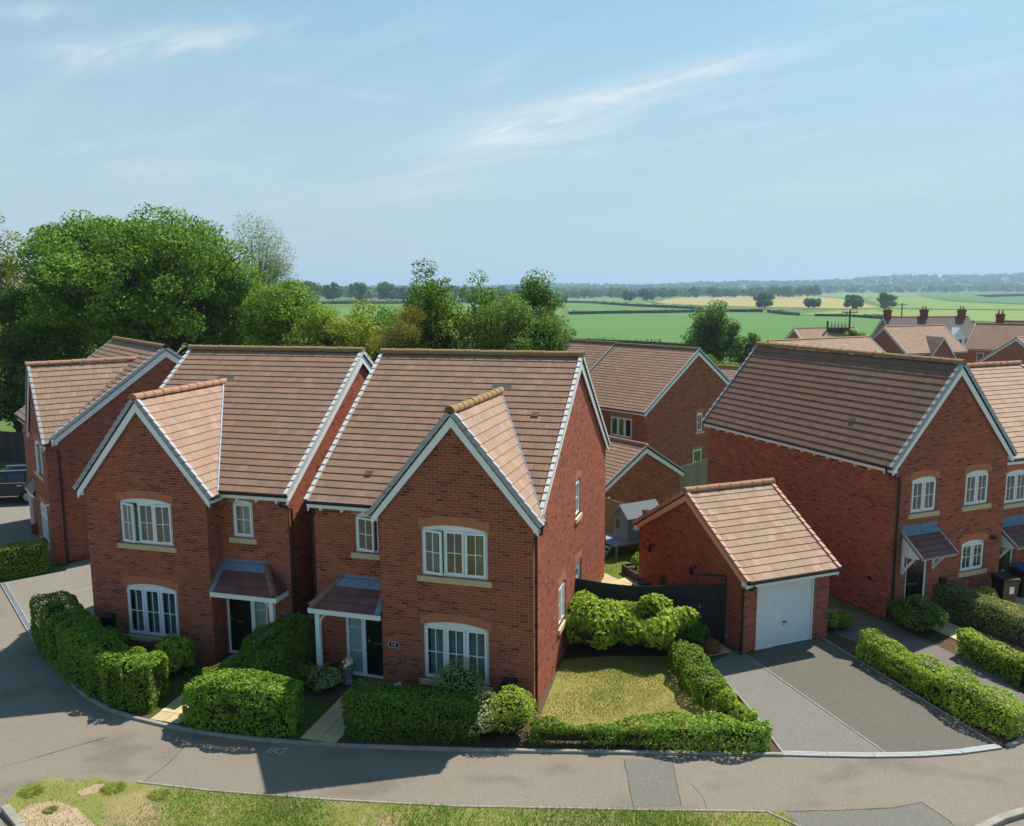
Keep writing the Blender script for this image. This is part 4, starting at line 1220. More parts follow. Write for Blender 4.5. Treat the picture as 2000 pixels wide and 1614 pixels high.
# --- the garage beside the driveway
GX, GY, GT = 6.572, 22.643, .369
def garage_build(root, walls):
    f = walls['front']; f.opening(.47, 2.08, 0, 2.02, 0, False)
    d = f.fr.sub(.47, -.05, 0)
    fm = MB(); fm.box(d, 0, .06, -.05, .0, 0, 2.02); fm.box(d, 2.02, 2.08, -.05, 0, 0, 2.02); fm.box(d, .06, 2.02, -.05, 0, 1.94, 2.02)
    gd = fm.build('garage_door', WHITE, root)
    lm = MB(); n = 26; x0, x1 = .065, 2.015; q = (x1 - x0) / n
    for i in range(n):
        a = x0 + q * i
        lm.quad(d.P(a, -.03, .03), d.P(a + q * .62, -.03, .03), d.P(a + q * .62, -.03, 1.93), d.P(a, -.03, 1.93))
        lm.quad(d.P(a + q * .62, -.03, .03), d.P(a + q * .72, -.05, .03), d.P(a + q * .72, -.05, 1.93), d.P(a + q * .62, -.03, 1.93))
        lm.quad(d.P(a + q * .72, -.05, .03), d.P(a + q * .9, -.05, .03), d.P(a + q * .9, -.05, 1.93), d.P(a + q * .72, -.05, 1.93))
        lm.quad(d.P(a + q * .9, -.05, .03), d.P(a + q, -.03, .03), d.P(a + q, -.03, 1.93), d.P(a + q * .9, -.05, 1.93))
    lm.box(d, x0, x1, -.08, -.06, 0, 1.93); lm.box(d, x0, x1, -.06, -.02, 0, .03)
    lm.build('ribbed_panel', WHITE, gd)
    hm = MB(); hm.box(d, .99, 1.09, -.03, .0, .70, .725); hm.tube([d.P(1.04, 0, .712), d.P(1.04, .03, .712)], .012, 6); hm.box(d, .97, 1.11, .02, .035, .702, .722); hm.tube([d.P(1.04, -.03, .62), d.P(1.04, -.01, .62)], .015, 8)
    hm.build('handle', BLACK, gd)
    MB().box(f.fr, .30, 3.15, .0, .20, 2.03, 2.20).build('fascia_board', WHITE, root)
    MB().box(walls['gable0'].fr, 5.15, 5.26, 0, .04, .22, .34).build('outlet_box', CONC, root)
gar = gabled('garage', 'small brick garage with white ribbed door at the head of the driveway', GX, GY, 0, GT, 3.07, 5.92, 2.30, 4.02, dict(
    cat='garage', build=garage_build, first='gable0', n_brick=300, bz=.6, bricks=('gable0', 'front', 'gable1'), pal=PAL_WARM, tile_vis='front', n_tile=300, ridge=RIDGE_RED,
    board=PEACH, fascia=WHITE, verge=mat('undercloak', (.50, .28, .20), .8), ov=.24, bd=.20, gauge=.262,
    pipe=[[(.10, -.34, 2.12), (.10, -.30, 2.02), (-.06, -.05, 1.92), (-.06, -.05, .02)]]))

# --- house on the right with the steep dark side roof (its front is the gable at local x = 0)
DX, DY, DT = 11.774, 25.014, .38
DW, DL, DHe, DHr = 4.89, 9.71, 5.07, 7.93
dfr = (DX + DW * math.cos(DT), DY + DW * math.sin(DT))
def canopy_door(root, wall, u0, u1, du, dw, top=3.05, low=2.22, reach=.82, cheek=True):
    """lean-to canopy with tiled slope and lead top over a black door"""
    door(root, wall, du, dw, .05, 2.05, glaze=True)
    f = wall.fr; zt = top - .22
    cm = MB(); cm.prism([f.P(u0, 0, zt), f.P(u0, reach, low), f.P(u0, reach, low - .07), f.P(u0, 0, zt - .12)], f.U * (u1 - u0))
    co = cm.build('canopy', mat('canopy_board', (.20, .09, .06), .7), root)
    V = (f.P(0, reach, low) - f.P(0, 0, zt)) * -1; ln = V.length; V.normalize(); N = f.U.cross(V)
    if N.z < 0: N = -N
    O = f.P(u0 - .02, reach + .02, low - .02) + N * .01
    n = 4; g = ln * .84 / n; wd = u1 - u0 + .04
    for k in range(n):
        j = 0
        while j * .33 - .165 * (k % 2) < wd:
            a, b = max(0, j * .33 - .165 * (k % 2) + .002), min(wd, (j + 1) * .33 - .165 * (k % 2) - .002); j += 1
            if b - a < .03: continue
            one = MB(); c = jit(random.choice(PAL_PLUM), .12); tile_geo(one, lambda u, v, h: O + f.U * u + V * v + N * h, a, b, a, b, k * g, (k + 1) * g + .01, .04, .012, jit(c, .05), jit(c, .05)); one.build('canopy_tile', PLUM, co)
    lm = MB(); lm.box(f, u0 - .04, u1 + .04, .002, .012, zt - .02, zt + .2)
    q = O + V * (ln * .82) + N * .035; lm.prism([q, q + f.U * wd, q + f.U * wd + V * ln * .24, q + V * ln * .24], N * .01); lm.build('lead_flashing', LEAD, co)
    em = MB()
    for uu in (u0 - .035, u1 + .005): em.prism([f.P(uu, 0, zt + .05), f.P(uu, reach + .04, low + .03), f.P(uu, reach + .04, low - .03), f.P(uu, 0, zt - .02)], f.U * .03)
    em.box(f, u0, u1, reach - .03, reach, low - .09, low - .02)
    em.build('canopy_trim', VERGE_LT, co)
    for uu in (u0 + .03, u1 - .07):
        km = MB(); km.prism([f.P(uu, .004, zt - .14), f.P(uu, reach - .10, low - .08), f.P(uu, reach * .55, low - .16), f.P(uu, .004, low - .16)], f.U * .04); km.build('cheek', WHITE, co)
    for uu in (u0 + .03, u1 - .09):
        bm = MB(); bm.box(f, uu, uu + .07, .004, .07, low - .75, low - .16); bm.prism([f.P(uu, .07, low - .62), f.P(uu, .42, low - .17), f.P(uu, .50, low - .17), f.P(uu, .07, low - .72)], f.U * .06); bm.build('bracket', WHITE, co)
def D_build(root, walls):
    g = walls['gable0']
    window(root, g, .74, 1.08, 3.38, 1.06, lights=2, rise=.09, curtain=True)
    window(root, g, 3.05, 1.08, 3.38, 1.06, lights=2, rise=.09)
    window(root, g, 3.09, 1.07, 1.15, .95, lights=2, rise=.09)
    canopy_door(root, g, .45, 1.88, .72, .90)
    MB().box(g.fr, 2.18, 2.42, 0, .10, .82, 1.10).build('meter_box', BLACK, root)
    MB().tube([walls['back'].fr.P(DL - .75, 0, 1.15), walls['back'].fr.P(DL - .75, .05, 1.15)], .06, 10).build('vent', BLACK, root)
hD = gabled('brick_house', 'tall brick house on the right with steep dark mossy roof and gabled front', dfr[0], dfr[1], 0, DT + math.pi / 2, DL, DW, DHe, DHr, dict(
    build=D_build, first='gable0', n_brick=300, bricks=('gable0', 'back', 'gable1'), pal=PAL_DARK, tmat=TILE_DK, tile_vis='back', n_tile=300, brackets=True, verge=VERGE, gauge=.262,
    pipe=[[(.14, DW + .22, 4.88), (.14, DW + .20, 4.75), (-.07, DW - .16, 4.55), (-.07, DW - .16, .02)]], vents=[(1, 2.6, 1.35)]))
# --- neighbour joined to it on the right
def F_build(root, walls):
    f = walls['front']
    window(root, f, .46, 1.08, 3.38, 1.06, lights=2, rise=.09)
    window(root, f, 3.6, 1.7, 3.38, 1.06, lights=3, rise=.10)
    canopy_door(root, f, .18, 1.75, .25, .88, top=2.95, low=2.15)
FP = Vector((DW + .012, .36, 0)); FP.rotate(Matrix.Rotation(DT, 3, 'Z'))
hF = gabled('brick_house', 'brick house at the right edge joined to the tall gabled one, pale tiled roof', DX + FP.x, DY + FP.y, -.26, DT, 6.4, 8.8, 4.98, 7.45, dict(
    build=F_build, first='front', bricks=('front', 'gable0'), pal=PAL_WARM, ridge=RIDGE_RED, gauge=.262, tile_vis='front', n_tile=120))

# --- pair of houses behind the side garden and their garage
CX, CY, CZ, CT = 7.844, 48.356, -1.71, -.873
CW, CL, CHr = 6.814, 9.64, 8.26
def C_build(root, walls):
    window(root, walls['front'], CW - 2.80, 1.77, 3.20, 1.20, lights=3, rise=0, arch=False, bars=False, sill=False)
    window(root, walls['gable1'], 4.9, .62, 3.2, 1.12, lights=1, rise=.08)
    window(root, walls['gable1'], 4.6, .95, .95, 1.1, lights=1, rise=0, arch=False, bars=False, sill=False)
    window(root, walls['gable1'], 7.6, .62, .95, 1.1, lights=1, rise=0, arch=False, bars=False, sill=False)
u = Vector((math.cos(CT), math.sin(CT)))
gabled('brick_house', 'brick house behind the playhouse garden, plain gable end with small arched window', CX - u.x * CW, CY - u.y * CW, CZ, CT, CW, CL, 4.95, CHr, dict(
    build=C_build, first='gable1', bricks=('gable1', 'front'), pal=PAL_TILE, verge=VERGE_LT, pieces=False, brackets=False, z0=-1.0))
gabled('brick_house', 'far half of the pair behind the centre house, only its tiled roof in view', CX - u.x * (2 * CW + .15), CY - u.y * (2 * CW + .15), CZ, CT, CW, CL, 4.95, CHr + .05, dict(
    first='front', bricks=('front',), pal=PAL_TILE, verge=LEAD, pieces=False, z0=-1.0))
u2 = Vector((math.cos(-.947), math.sin(-.947)))
gabled('garage', 'low brick garage with white-edged gable behind the garden fence', 4.54 - u2.x * 5.2, 39.0 - u2.y * 5.2, -1.0, -.947, 5.2, 5.1, 2.07, 3.60, dict(
    cat='garage', first='gable1', bricks=('gable1', 'front'), pal=PAL_TILE, ridge=RIDGE_RED, verge=VERGE, pieces=False, z0=-.8))
gabled('garage', 'pale tiled garage roof showing beyond the plain gable end', at(1385, 702, 66).x - 2, 66, -2.4, -.7, 7.0, 6.0, 4.0, 6.4, dict(
    cat='garage', first='front', bricks=(), pal=PAL_WARM, ridge=RIDGE, pieces=False, z0=-1.0))
# ================================================================== foliage
def wob(seed, n=7, f=(.6, 3.2)):
    r = np.random.default_rng(seed); K = r.normal(size=(n, 3)); K /= np.linalg.norm(K, axis=1)[:, None]; K *= r.uniform(*f, n)[:, None]; ph = r.uniform(0, 6.28, n)
    return lambda P: np.sin(P @ K.T + ph).sum(1) / math.sqrt(n)
def unit(v): return v / np.maximum(1e-9, np.linalg.norm(v, axis=1))[:, None]
def leaves(P, N, size, pal, rng, flat=.55, wide=.30, up=.0, cv=.22, droop=0.0):
    """one pointed leaf per row: quads (n, 4, 3) and tints"""
    n = len(P)
    nn = unit(N + rng.normal(size=(n, 3)) * flat + np.array([0, 0, up]))
    a = rng.normal(size=(n, 3)); a -= (a * nn).sum(1)[:, None] * nn; a = unit(a); a[:, 2] -= droop; a = unit(a)
    b = np.cross(nn, a)
    s = (size * rng.uniform(.6, 1.35, n))[:, None]
    V = np.stack([P - a * s * .5, P + b * s * wide + nn * s * .08, P + a * s * .5, P - b * s * wide + nn * s * .08], 1)
    pal = np.array(pal); c = pal[rng.integers(0, len(pal), n)] * rng.uniform(1 - cv, 1 + cv, n)[:, None]
    return V, c
G_LAUREL = [(.075, .155, .022), (.095, .19, .028), (.060, .125, .020), (.115, .215, .035), (.135, .22, .04)]
G_GOLD = [(.19, .26, .045), (.145, .22, .038), (.23, .285, .06), (.10, .17, .03)]
G_DARK = [(.040, .085, .022), (.050, .10, .026), (.062, .12, .03)]
G_GREY = [(.20, .27, .135), (.165, .23, .115), (.26, .32, .18), (.12, .18, .085)]
G_VARI = [(.33, .38, .24), (.25, .31, .18), (.16, .22, .10), (.40, .42, .28)]
G_BRIGHT = [(.13, .23, .030), (.17, .27, .04), (.10, .185, .028), (.21, .30, .05)]

def hedge(label, pts, wd, ht, pal, size=.075, dens=1050, seed=1, rough=.13, cat='hedge', name='hedge', z=.012, group=None, ends=True, h2=None, lowgap=0.0, bare=0.0):
    rng = np.random.default_rng(seed)
    P = [np.array([p[0], p[1]], float) for p in pts]
    seg = [np.linalg.norm(b - a) for a, b in zip(P, P[1:])]; tot = sum(seg); cum = np.concatenate([[0], np.cumsum(seg)])
    def along(s):
        s = np.clip(s, 0, tot - 1e-6); i = np.clip(np.searchsorted(cum, s, 'right') - 1, 0, len(seg) - 1)
        A = np.array(P)[i]; B = np.array(P)[i + 1]; q = ((s - cum[i]) / np.array(seg)[i])[:, None]
        d = unit(B - A); return A + (B - A) * q, d
    nz = wob(seed, 9, (.9, 5.0))
    nb = wob(seed + 50, 6, (.5, 2.0))
    area = tot * (wd + 2 * ht) + 2 * wd * ht
    n = int(area * dens)
    q = rng.uniform(0, area, n)
    s = rng.uniform(0, tot, n)
    # rounded-box cross section: angle across the section, superellipse
    th = np.where(q < tot * (wd + 2 * ht), rng.uniform(-.12, math.pi + .12, n), rng.uniform(0, math.pi, n))
    # sample perimeter evenly in box terms
    per = rng.uniform(0, 2 * ht + wd, n)
    cx = np.where(per < ht, -wd / 2, np.where(per < ht + wd, per - ht - wd / 2, wd / 2))
    cz = np.where(per < ht, per, np.where(per < ht + wd, ht, 2 * ht + wd - per))
    endm = q > tot * (wd + 2 * ht)
    cx = np.where(endm, rng.uniform(-wd / 2, wd / 2, n), cx); cz = np.where(endm, rng.uniform(0, ht, n), cz)
    s = np.where(endm, np.where(rng.uniform(size=n) < .5, 0.0, tot), s)
    hh = np.ones(n)
    if h2 is not None: hh = np.interp(s / tot, np.linspace(0, 1, len(h2)), h2)
    # round the corners
    rx = np.abs(cx) / (wd / 2); rz = cz / ht
    k = np.power(np.power(rx, 6) + np.power(np.maximum(0, rz * 2 - 1), 6), 1 / 6); k = np.maximum(1, k)
    cx = cx / k; zc = (np.maximum(0, rz * 2 - 1) / k + np.minimum(1, rz * 2)) / 2 * ht * hh
    C, D = along(s); L = np.stack([-D[:, 1], D[:, 0]], 1)
    base = np.stack([C[:, 0] + L[:, 0] * cx, C[:, 1] + L[:, 1] * cx, zc], 1)
    # rounded ends
    sx = np.where(s < wd / 2, (wd / 2 - s), np.where(s > tot - wd / 2, s - (tot - wd / 2), 0)) / (wd / 2)
    shr = 1 - .18 * sx ** 2
    base[:, :2] = C + L * (cx * shr)[:, None]
    nrm = np.stack([L[:, 0] * cx / wd * 2, L[:, 1] * cx / wd * 2, np.maximum(0, zc / ht * 2 - 1.1)], 1)
    e = (s <= 1e-6) * -1.0 + (s >= tot - 1e-6) * 1.0
    nrm[:, 0] += D[:, 0] * e * 1.2; nrm[:, 1] += D[:, 1] * e * 1.2
    nrm = unit(nrm + np.array([0, 0, .15]))
    off = nz(base * 2.2) * rough * .5 + nb(base) * rough * .6 - np.abs(rng.normal(size=n)) * .05
    X = base + nrm * off[:, None]
    X[:, 2] = np.maximum(X[:, 2], .02) + z
    keep = np.ones(n, bool)
    if lowgap: keep &= (zc > lowgap * ht * (.6 + .5 * nb(base * 3))) | (rng.uniform(size=n) < .25)
    X, nrm = X[keep], nrm[keep]
    V, c = leaves(X, nrm, size, pal, rng, flat=.75, up=.35)
    c = c * (1 + .22 * np.clip(nb(X * 1.3 + 7), -1.5, 1.5))[:, None]
    bare = bare or .02
    if bare:
        m_ = rng.uniform(size=len(c)) < bare; c[m_] = np.array([.16, .10, .05]) * rng.uniform(.6, 1.2, m_.sum())[:, None]
    root = thing(name, label, cat, (float(P[0][0]), float(P[0][1]), z), 0, group)
    V = V - np.array([P[0][0], P[0][1], z])
    quads_np('foliage', V, LEAF, c, root)
    # dark core hull: twigs plus the inner shade put into its colour
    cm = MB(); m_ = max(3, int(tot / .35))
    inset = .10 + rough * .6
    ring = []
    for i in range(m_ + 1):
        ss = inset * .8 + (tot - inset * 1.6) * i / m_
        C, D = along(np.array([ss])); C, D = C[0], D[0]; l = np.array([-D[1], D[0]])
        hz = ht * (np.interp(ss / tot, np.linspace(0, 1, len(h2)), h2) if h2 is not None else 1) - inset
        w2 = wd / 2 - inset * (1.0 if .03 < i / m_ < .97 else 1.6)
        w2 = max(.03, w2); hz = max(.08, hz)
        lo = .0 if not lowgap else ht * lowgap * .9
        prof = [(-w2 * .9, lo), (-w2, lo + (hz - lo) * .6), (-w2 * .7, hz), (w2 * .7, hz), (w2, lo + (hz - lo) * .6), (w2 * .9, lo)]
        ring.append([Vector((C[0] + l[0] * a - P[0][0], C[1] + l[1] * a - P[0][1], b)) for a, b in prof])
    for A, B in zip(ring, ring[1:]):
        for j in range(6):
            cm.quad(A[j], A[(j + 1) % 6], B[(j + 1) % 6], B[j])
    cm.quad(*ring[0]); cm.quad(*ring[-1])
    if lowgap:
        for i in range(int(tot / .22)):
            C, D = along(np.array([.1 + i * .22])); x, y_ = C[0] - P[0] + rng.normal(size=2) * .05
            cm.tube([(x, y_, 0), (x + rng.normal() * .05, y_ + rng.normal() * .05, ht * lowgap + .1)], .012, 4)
    cm.build('stems', TWIG_SHADE, root)
    return root

def shrub(label, c, r, ht, pal, size=.08, n=2600, seed=1, name='shrub', cat='shrub', lump=.16, z=.012, spiky=False, group=None, wide=.30, ry=None, core=True, low=.0):
    rng = np.random.default_rng(seed)
    ry = ry or r
    d = unit(rng.normal(size=(n, 3))); d[:, 2] = np.where(d[:, 2] < -.35, -d[:, 2] * .5, d[:, 2])
    nz = wob(seed + 9, 8, (1.5, 4.5))
    rad = 1 + nz(d * 1.6) * lump - np.abs(rng.normal(size=n)) * .10
    X = d * rad[:, None] * np.array([r, ry, ht * .55]); X[:, 2] += ht * .47
    if low: X[:, 2] = np.maximum(X[:, 2], low * ht)
    X[:, 2] = np.maximum(X[:, 2], .03)
    V, col = leaves(X, d, size, pal, rng, flat=.6 if not spiky else .9, up=.4, wide=wide)
    root = thing(name, label, cat, (c[0], c[1], z), 0, group)
    quads_np('foliage', V, LEAF, col, root)
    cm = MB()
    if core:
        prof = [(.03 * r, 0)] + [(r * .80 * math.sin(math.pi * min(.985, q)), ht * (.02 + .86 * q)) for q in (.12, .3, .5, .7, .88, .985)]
        cm.lathe((0, 0, 0), prof, 10)  # solid dark core, shade behind the leaves put into its colour
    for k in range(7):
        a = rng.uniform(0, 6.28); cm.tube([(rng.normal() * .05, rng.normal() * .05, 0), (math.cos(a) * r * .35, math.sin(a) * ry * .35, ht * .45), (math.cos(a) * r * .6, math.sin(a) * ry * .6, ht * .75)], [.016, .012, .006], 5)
    cm.build('stems', TWIG_SHADE, root)
    return root

def off_line(pts, o):
    """polyline moved sideways by o (left of travel)"""
    P = [Vector((p[0], p[1])) for p in pts]; out = []
    for i, p in enumerate(P):
        d = (P[min(i + 1, len(P) - 1)] - P[max(i - 1, 0)]).normalized(); out.append(p + Vector((-d.y, d.x)) * o)
    return out

# --- hedges, read along their foot on the ground
hedge('long curving clipped hedge between the road and the left-hand house', off_line([G(74, 1252), G(112, 1300), G(155, 1343), G(200, 1371), G(250, 1389), G(296, 1396)], .42), 1.0, 1.34, G_LAUREL, seed=3, dens=1000, h2=[1.0, .95, .98, 1.02, .98, 1.0])
hedge('clipped front hedge between the two slab paths, bright on top', off_line([G(352, 1416), G(420, 1431), G(500, 1441), G(575, 1446)], .40), 1.0, 1.16, G_LAUREL, seed=4, dens=1000, h2=[.85, 1.12, 1.12, 1.05])
hedge('tall rounded hedge running back beside the left-hand front door', [(-6.75, 19.7), (-6.35, 20.9), (-6.0, 22.0)], 1.35, 1.38, G_LAUREL, seed=5, dens=1000, h2=[.86, 1.0, 1.0])
hedge('golden-tipped hedge end at the corner of the left-hand path', [(-7.75, 19.55), (-6.9, 19.95)], .85, 1.08, G_GOLD, seed=6)
hedge('dark clipped hedge under the window with closed blinds', off_line([G(672, 1440), G(760, 1450), G(850, 1456), G(935, 1460)], .46), 1.0, 1.06, G_DARK + G_LAUREL[:3], seed=7)
hedge('low scruffy hedge along the road edge of the dry lawn', off_line([G(1035, 1463), G(1200, 1465), G(1350, 1467), G(1508, 1469)], .20), .60, .64, G_LAUREL + G_BRIGHT[:1], seed=8, rough=.22, dens=820, lowgap=.20, bare=.06, h2=[.95, .9, 1.0, .85, 1.0, .92, 1.02, 1.05])
hedge('row of small bushes between the dry lawn and the pale driveway', [G(1322, 1298), G(1345, 1330), G(1372, 1362), G(1400, 1386)], .6, .68, G_LAUREL[:3] + G_BRIGHT[:1], seed=9, rough=.20, dens=850, lowgap=.2, bare=.06)
shrub('small round bush between lawn and pale driveway, nearest the road corner', G(1418, 1398), .30, .62, G_BRIGHT, n=900, seed=10)
shrub('small low bush at the lawn corner beside the pale driveway', G(1452, 1418), .30, .5, G_BRIGHT, n=700, seed=110)
hedge('long leafy hedge between the dark driveway and the shared drive', off_line([G(1668, 1290), G(1760, 1345), G(1850, 1396), G(1965, 1452)], .48), .80, .78, G_BRIGHT + G_GOLD[:2], seed=11, rough=.16, dens=950, lowgap=.12, h2=[1.1, .9, 1.0, 1.0, 1.02, .95, .85])
hedge('leafy hedge on the far side of the shared drive at right', off_line([G(1853, 1278), G(1925, 1318), G(2000, 1352), Vector((14.6, 19.6, 0))], .45), .78, .78, G_BRIGHT, seed=12, rough=.13, dens=900)
hedge('grey-green clipped hedge running from the gabled front door to the right edge', [(13.9, 26.15), (14.6, 24.7), (15.3, 23.2), (16.0, 21.6)], .85, .88, G_GREY, seed=13, size=.06, dens=1200)
hedge('square clipped hedge in front of the far-left house', [(-20.8, 28.4), (-19.2, 29.45), (-17.75, 30.45)], .85, 1.10, G_LAUREL + G_GOLD[:2], seed=14, dens=900)
hedge('shaded hedge along the far-left front path', [(-22.5, 31.0), (-20.9, 30.2)], .7, .8, G_DARK, seed=15, dens=700)
# --- shrubs
shrub('dark rounded bush at the corner of the gabled house beside the drive', (12.35, 24.2), .78, .95, G_DARK + G_LAUREL[:2], n=3600, seed=20)
shrub('big glossy bush with long leaves against the side wall and black fence', G(1170, 1290) + Vector((0, .60, 0)), 1.08, 1.66, G_BRIGHT, n=4400, seed=21, size=.16, wide=.20, lump=.2, ry=.75)
shrub('big bright bush with hand-shaped leaves in front of the black fence', G(1285, 1292) + Vector((-.1, .60, 0)), 1.10, 1.60, G_BRIGHT + G_GOLD[:2], n=4200, seed=22, size=.19, wide=.26, lump=.22, ry=.75)
shrub('silvery grey-green bush under the window with closed blinds', G(893, 1400) + Vector((0, .35, 0)), .62, 1.28, G_GREY, n=2600, seed=23, size=.06)
shrub('cream variegated bush in the front hedge below the house corner', G(945, 1458) + Vector((0, .42, 0)), .50, 1.12, G_VARI, n=2800, seed=24, size=.06)
shrub('yellow-green ball-shaped bush beside the drainpipe corner', G(1000, 1458) + Vector((0, .45, 0)), .56, 1.16, G_GOLD + G_BRIGHT[:2], n=3000, seed=25, size=.065)
shrub('spotted laurel bush beside the left-hand front door path', (-9.35, 21.65), .62, 1.05, G_BRIGHT + G_GOLD[:1], n=1700, seed=26, size=.13, wide=.24)
shrub('leafy bush at the front left corner of the left-hand house', (-11.55, 22.45), .60, .95, G_LAUREL, n=1700, seed=27, size=.11)
shrub('low dark bush below the sill of the left-hand ground-floor window', (-10.1, 22.35), .45, .55, G_DARK, n=1100, seed=28)
shrub('silver-leaved low plant by the porch with the flower pot', (-5.05, 20.65), .48, .55, G_GREY + G_VARI[1:2], n=1500, seed=29, size=.07)
shrub('green low plant beside the porch brick plinth', (-5.75, 21.0), .42, .62, G_LAUREL, n=1200, seed=30)
shrub('strappy dark plant at the foot of the side gate', (5.25, 22.95), .42, .85, G_DARK + G_LAUREL[:2], n=900, seed=31, size=.2, wide=.1)
shrub('red-tinged low plant beside the side gate step', (5.72, 22.6), .26, .42, [(.22, .07, .05), (.13, .13, .04), (.28, .10, .07)], n=500, seed=32)
shrub('yellowish bush at the right-hand corner of the white garage door', (9.72, 24.25), .30, .62, G_GOLD, n=900, seed=33)
shrub('small green bush behind the garage corner beside the shared drive', (10.15, 24.35), .30, .50, G_LAUREL, n=800, seed=34)
shrub('golden bush under the ground-floor window of the gabled house', (15.15, 25.6), .52, .80, [(.30, .30, .07), (.24, .26, .06), (.19, .22, .05)], n=1800, seed=35)
shrub('small bright yellow plant below the golden bush by the grey-green hedge', (15.75, 25.2), .30, .42, [(.5, .42, .06), (.40, .36, .07)], n=700, seed=36)

# --- grass
def in_poly(x, y, poly):
    ins = np.zeros(len(x), bool); n = len(poly); j = n - 1
    for i in range(n):
        xi, yi_ = poly[i][0], poly[i][1]; xj, yj = poly[j][0], poly[j][1]
        c = ((yi_ > y) != (yj > y)) & (x < (xj - xi) * (y - yi_) / (yj - yi_ + 1e-12) + xi); ins ^= c; j = i
    return ins
def grass(name, poly, n, pal, seed, hgt=.035, z=.014, label=None, thin=None, wid=.008):
    rng = np.random.default_rng(seed); a = np.array([(p[0], p[1]) for p in poly]); lo, hi = a.min(0), a.max(0)
    X = rng.uniform(lo, hi, (n, 2)); X = X[in_poly(X[:, 0], X[:, 1], poly)]
    if thin is not None:
        d = thin(np.column_stack([X, np.zeros(len(X))])); X = X[d > rng.uniform(-1, 1, len(X)) * .8]
    n = len(X); nz = wob(seed + 5, 8, (.8, 3.5))(np.column_stack([X, np.zeros(n)]))
    ang = rng.uniform(0, 6.28, n); d = np.column_stack([np.cos(ang), np.sin(ang), np.zeros(n)]); h = hgt * rng.uniform(.5, 1.5, n) * (1 + .4 * np.clip(nz, -1, 2))
    B = np.column_stack([X, np.full(n, z - .004)]); lean = rng.normal(size=(n, 2)) * .5
    T = B + np.column_stack([lean * h[:, None], h])
    V = np.stack([B - d * wid, B + d * wid, T], 1)
    pal = np.array(pal); c = pal[np.clip(((nz + 1.2) / 2.4 * len(pal) + rng.normal(size=n) * .7).astype(int), 0, len(pal) - 1)] * rng.uniform(.75, 1.25, n)[:, None]
    o = quads_np(name, V, GRASSB, c, None, 'stuff', 3)
    if label: tag(o, label, 'grass')
    return o
P_VERGE = [(.36, .30, .11), (.28, .28, .075), (.21, .26, .055), (.155, .235, .04), (.13, .215, .035)]
thinw = wob(91, 9, (.5, 2.4))
def thin_v(P):
    left = np.clip((P[:, 0] + 8.6) / 2.0, -1.1, .9); return thinw(P) * .7 + left + .15
grass('grass', [(p.x, p.y) for p in VERGE_LINE] + [(4.9, 13.2), (-9.4, 13.2)], 95000, P_VERGE, 60, hgt=.05, z=.016, label='patchy grass of the verge along the near side of the road', thin=thin_v)
lawn_poly = GP([(1052, 1412), (1056, 1398), (1098, 1290), (1200, 1282), (1330, 1284), (1352, 1330), (1400, 1395), (1405, 1425), (1060, 1432)])
sheet('lawn', lawn_poly, .020, DRYLAWN)
grass('grass', lawn_poly, 26000, [(.27, .24, .075), (.25, .23, .07), (.21, .21, .055), (.16, .185, .04)], 61, hgt=.024, z=.022, label='sun-dried lawn grass beside the centre house')
def loc2w(ox, oy, t, pts):
    c, s = math.cos(t), math.sin(t); return [Vector((ox + a * c - b * s, oy + a * s + b * c, 0)) for a, b in pts]
la = loc2w(AX, AY, AT, [(3.1, -2.6), (4.30, -3.0), (4.2, -.6), (3.2, -.5)]); sheet('lawn', la, .016, LAWN)
grass('grass', la, 6000, [(.08, .14, .03), (.11, .17, .035)], 62, hgt=.05, z=.018, label='green grass strip left of the left-hand slab path')
lb = loc2w(BX, BY, BT, [(-6.2, -2.1), (-5.0, -2.55), (-5.02, -.9), (-6.0, -.9)]); sheet('lawn', lb, .016, LAWN)
grass('grass', lb, 5000, [(.08, .14, .03), (.11, .17, .035)], 63, hgt=.05, z=.018, label='green grass strip left of the path to the centre house')
# weeds and tufts at the road edge
def tuft(label, c, r, h, n, seed, pal):
    rng = np.random.default_rng(seed); a = rng.uniform(0, 6.28, n); q = np.sqrt(rng.uniform(0, 1, n)) * r * .6
    B = np.column_stack([np.cos(a) * q, np.sin(a) * q * .8, np.zeros(n)]); out = rng.uniform(.25, 1.1, n) * r
    hh = h * rng.uniform(.35, 1.1, n)
    T = B + np.column_stack([np.cos(a) * out, np.sin(a) * out, hh * .75]); Mi = (B + T) / 2 + np.column_stack([np.zeros(n), np.zeros(n), hh * .35])
    sd = np.column_stack([-np.sin(a), np.cos(a), np.zeros(n)]) * rng.uniform(.004, .010, n)[:, None]
    V = np.stack([B - sd * .6, Mi - sd, T, Mi + sd], 1)
    o = thing('weed', label, 'weed', (c[0], c[1], .012))
    quads_np('blades', V, LEAF, np.array(pal)[rng.integers(0, len(pal), n)] * rng.uniform(.7, 1.3, n)[:, None], o)
WEED = [(62, 1548, .30, 'tufty weed clump on the bare verge corner at lower left'), (222, 1541, .30, 'thick grass tuft in the verge beside its pale edging start'), (312, 1555, .26, 'green grass tuft in the verge right of the thick one'), (98, 1585, .16, 'lone weed tuft on the sandy soil by the short kerb')]
for i, (a, b, r, l) in enumerate(WEED): tuft(l, G(a, b), r * .7, .05, 420, 70 + i, [(.07, .13, .022), (.09, .155, .027), (.12, .16, .036), (.17, .17, .055)])

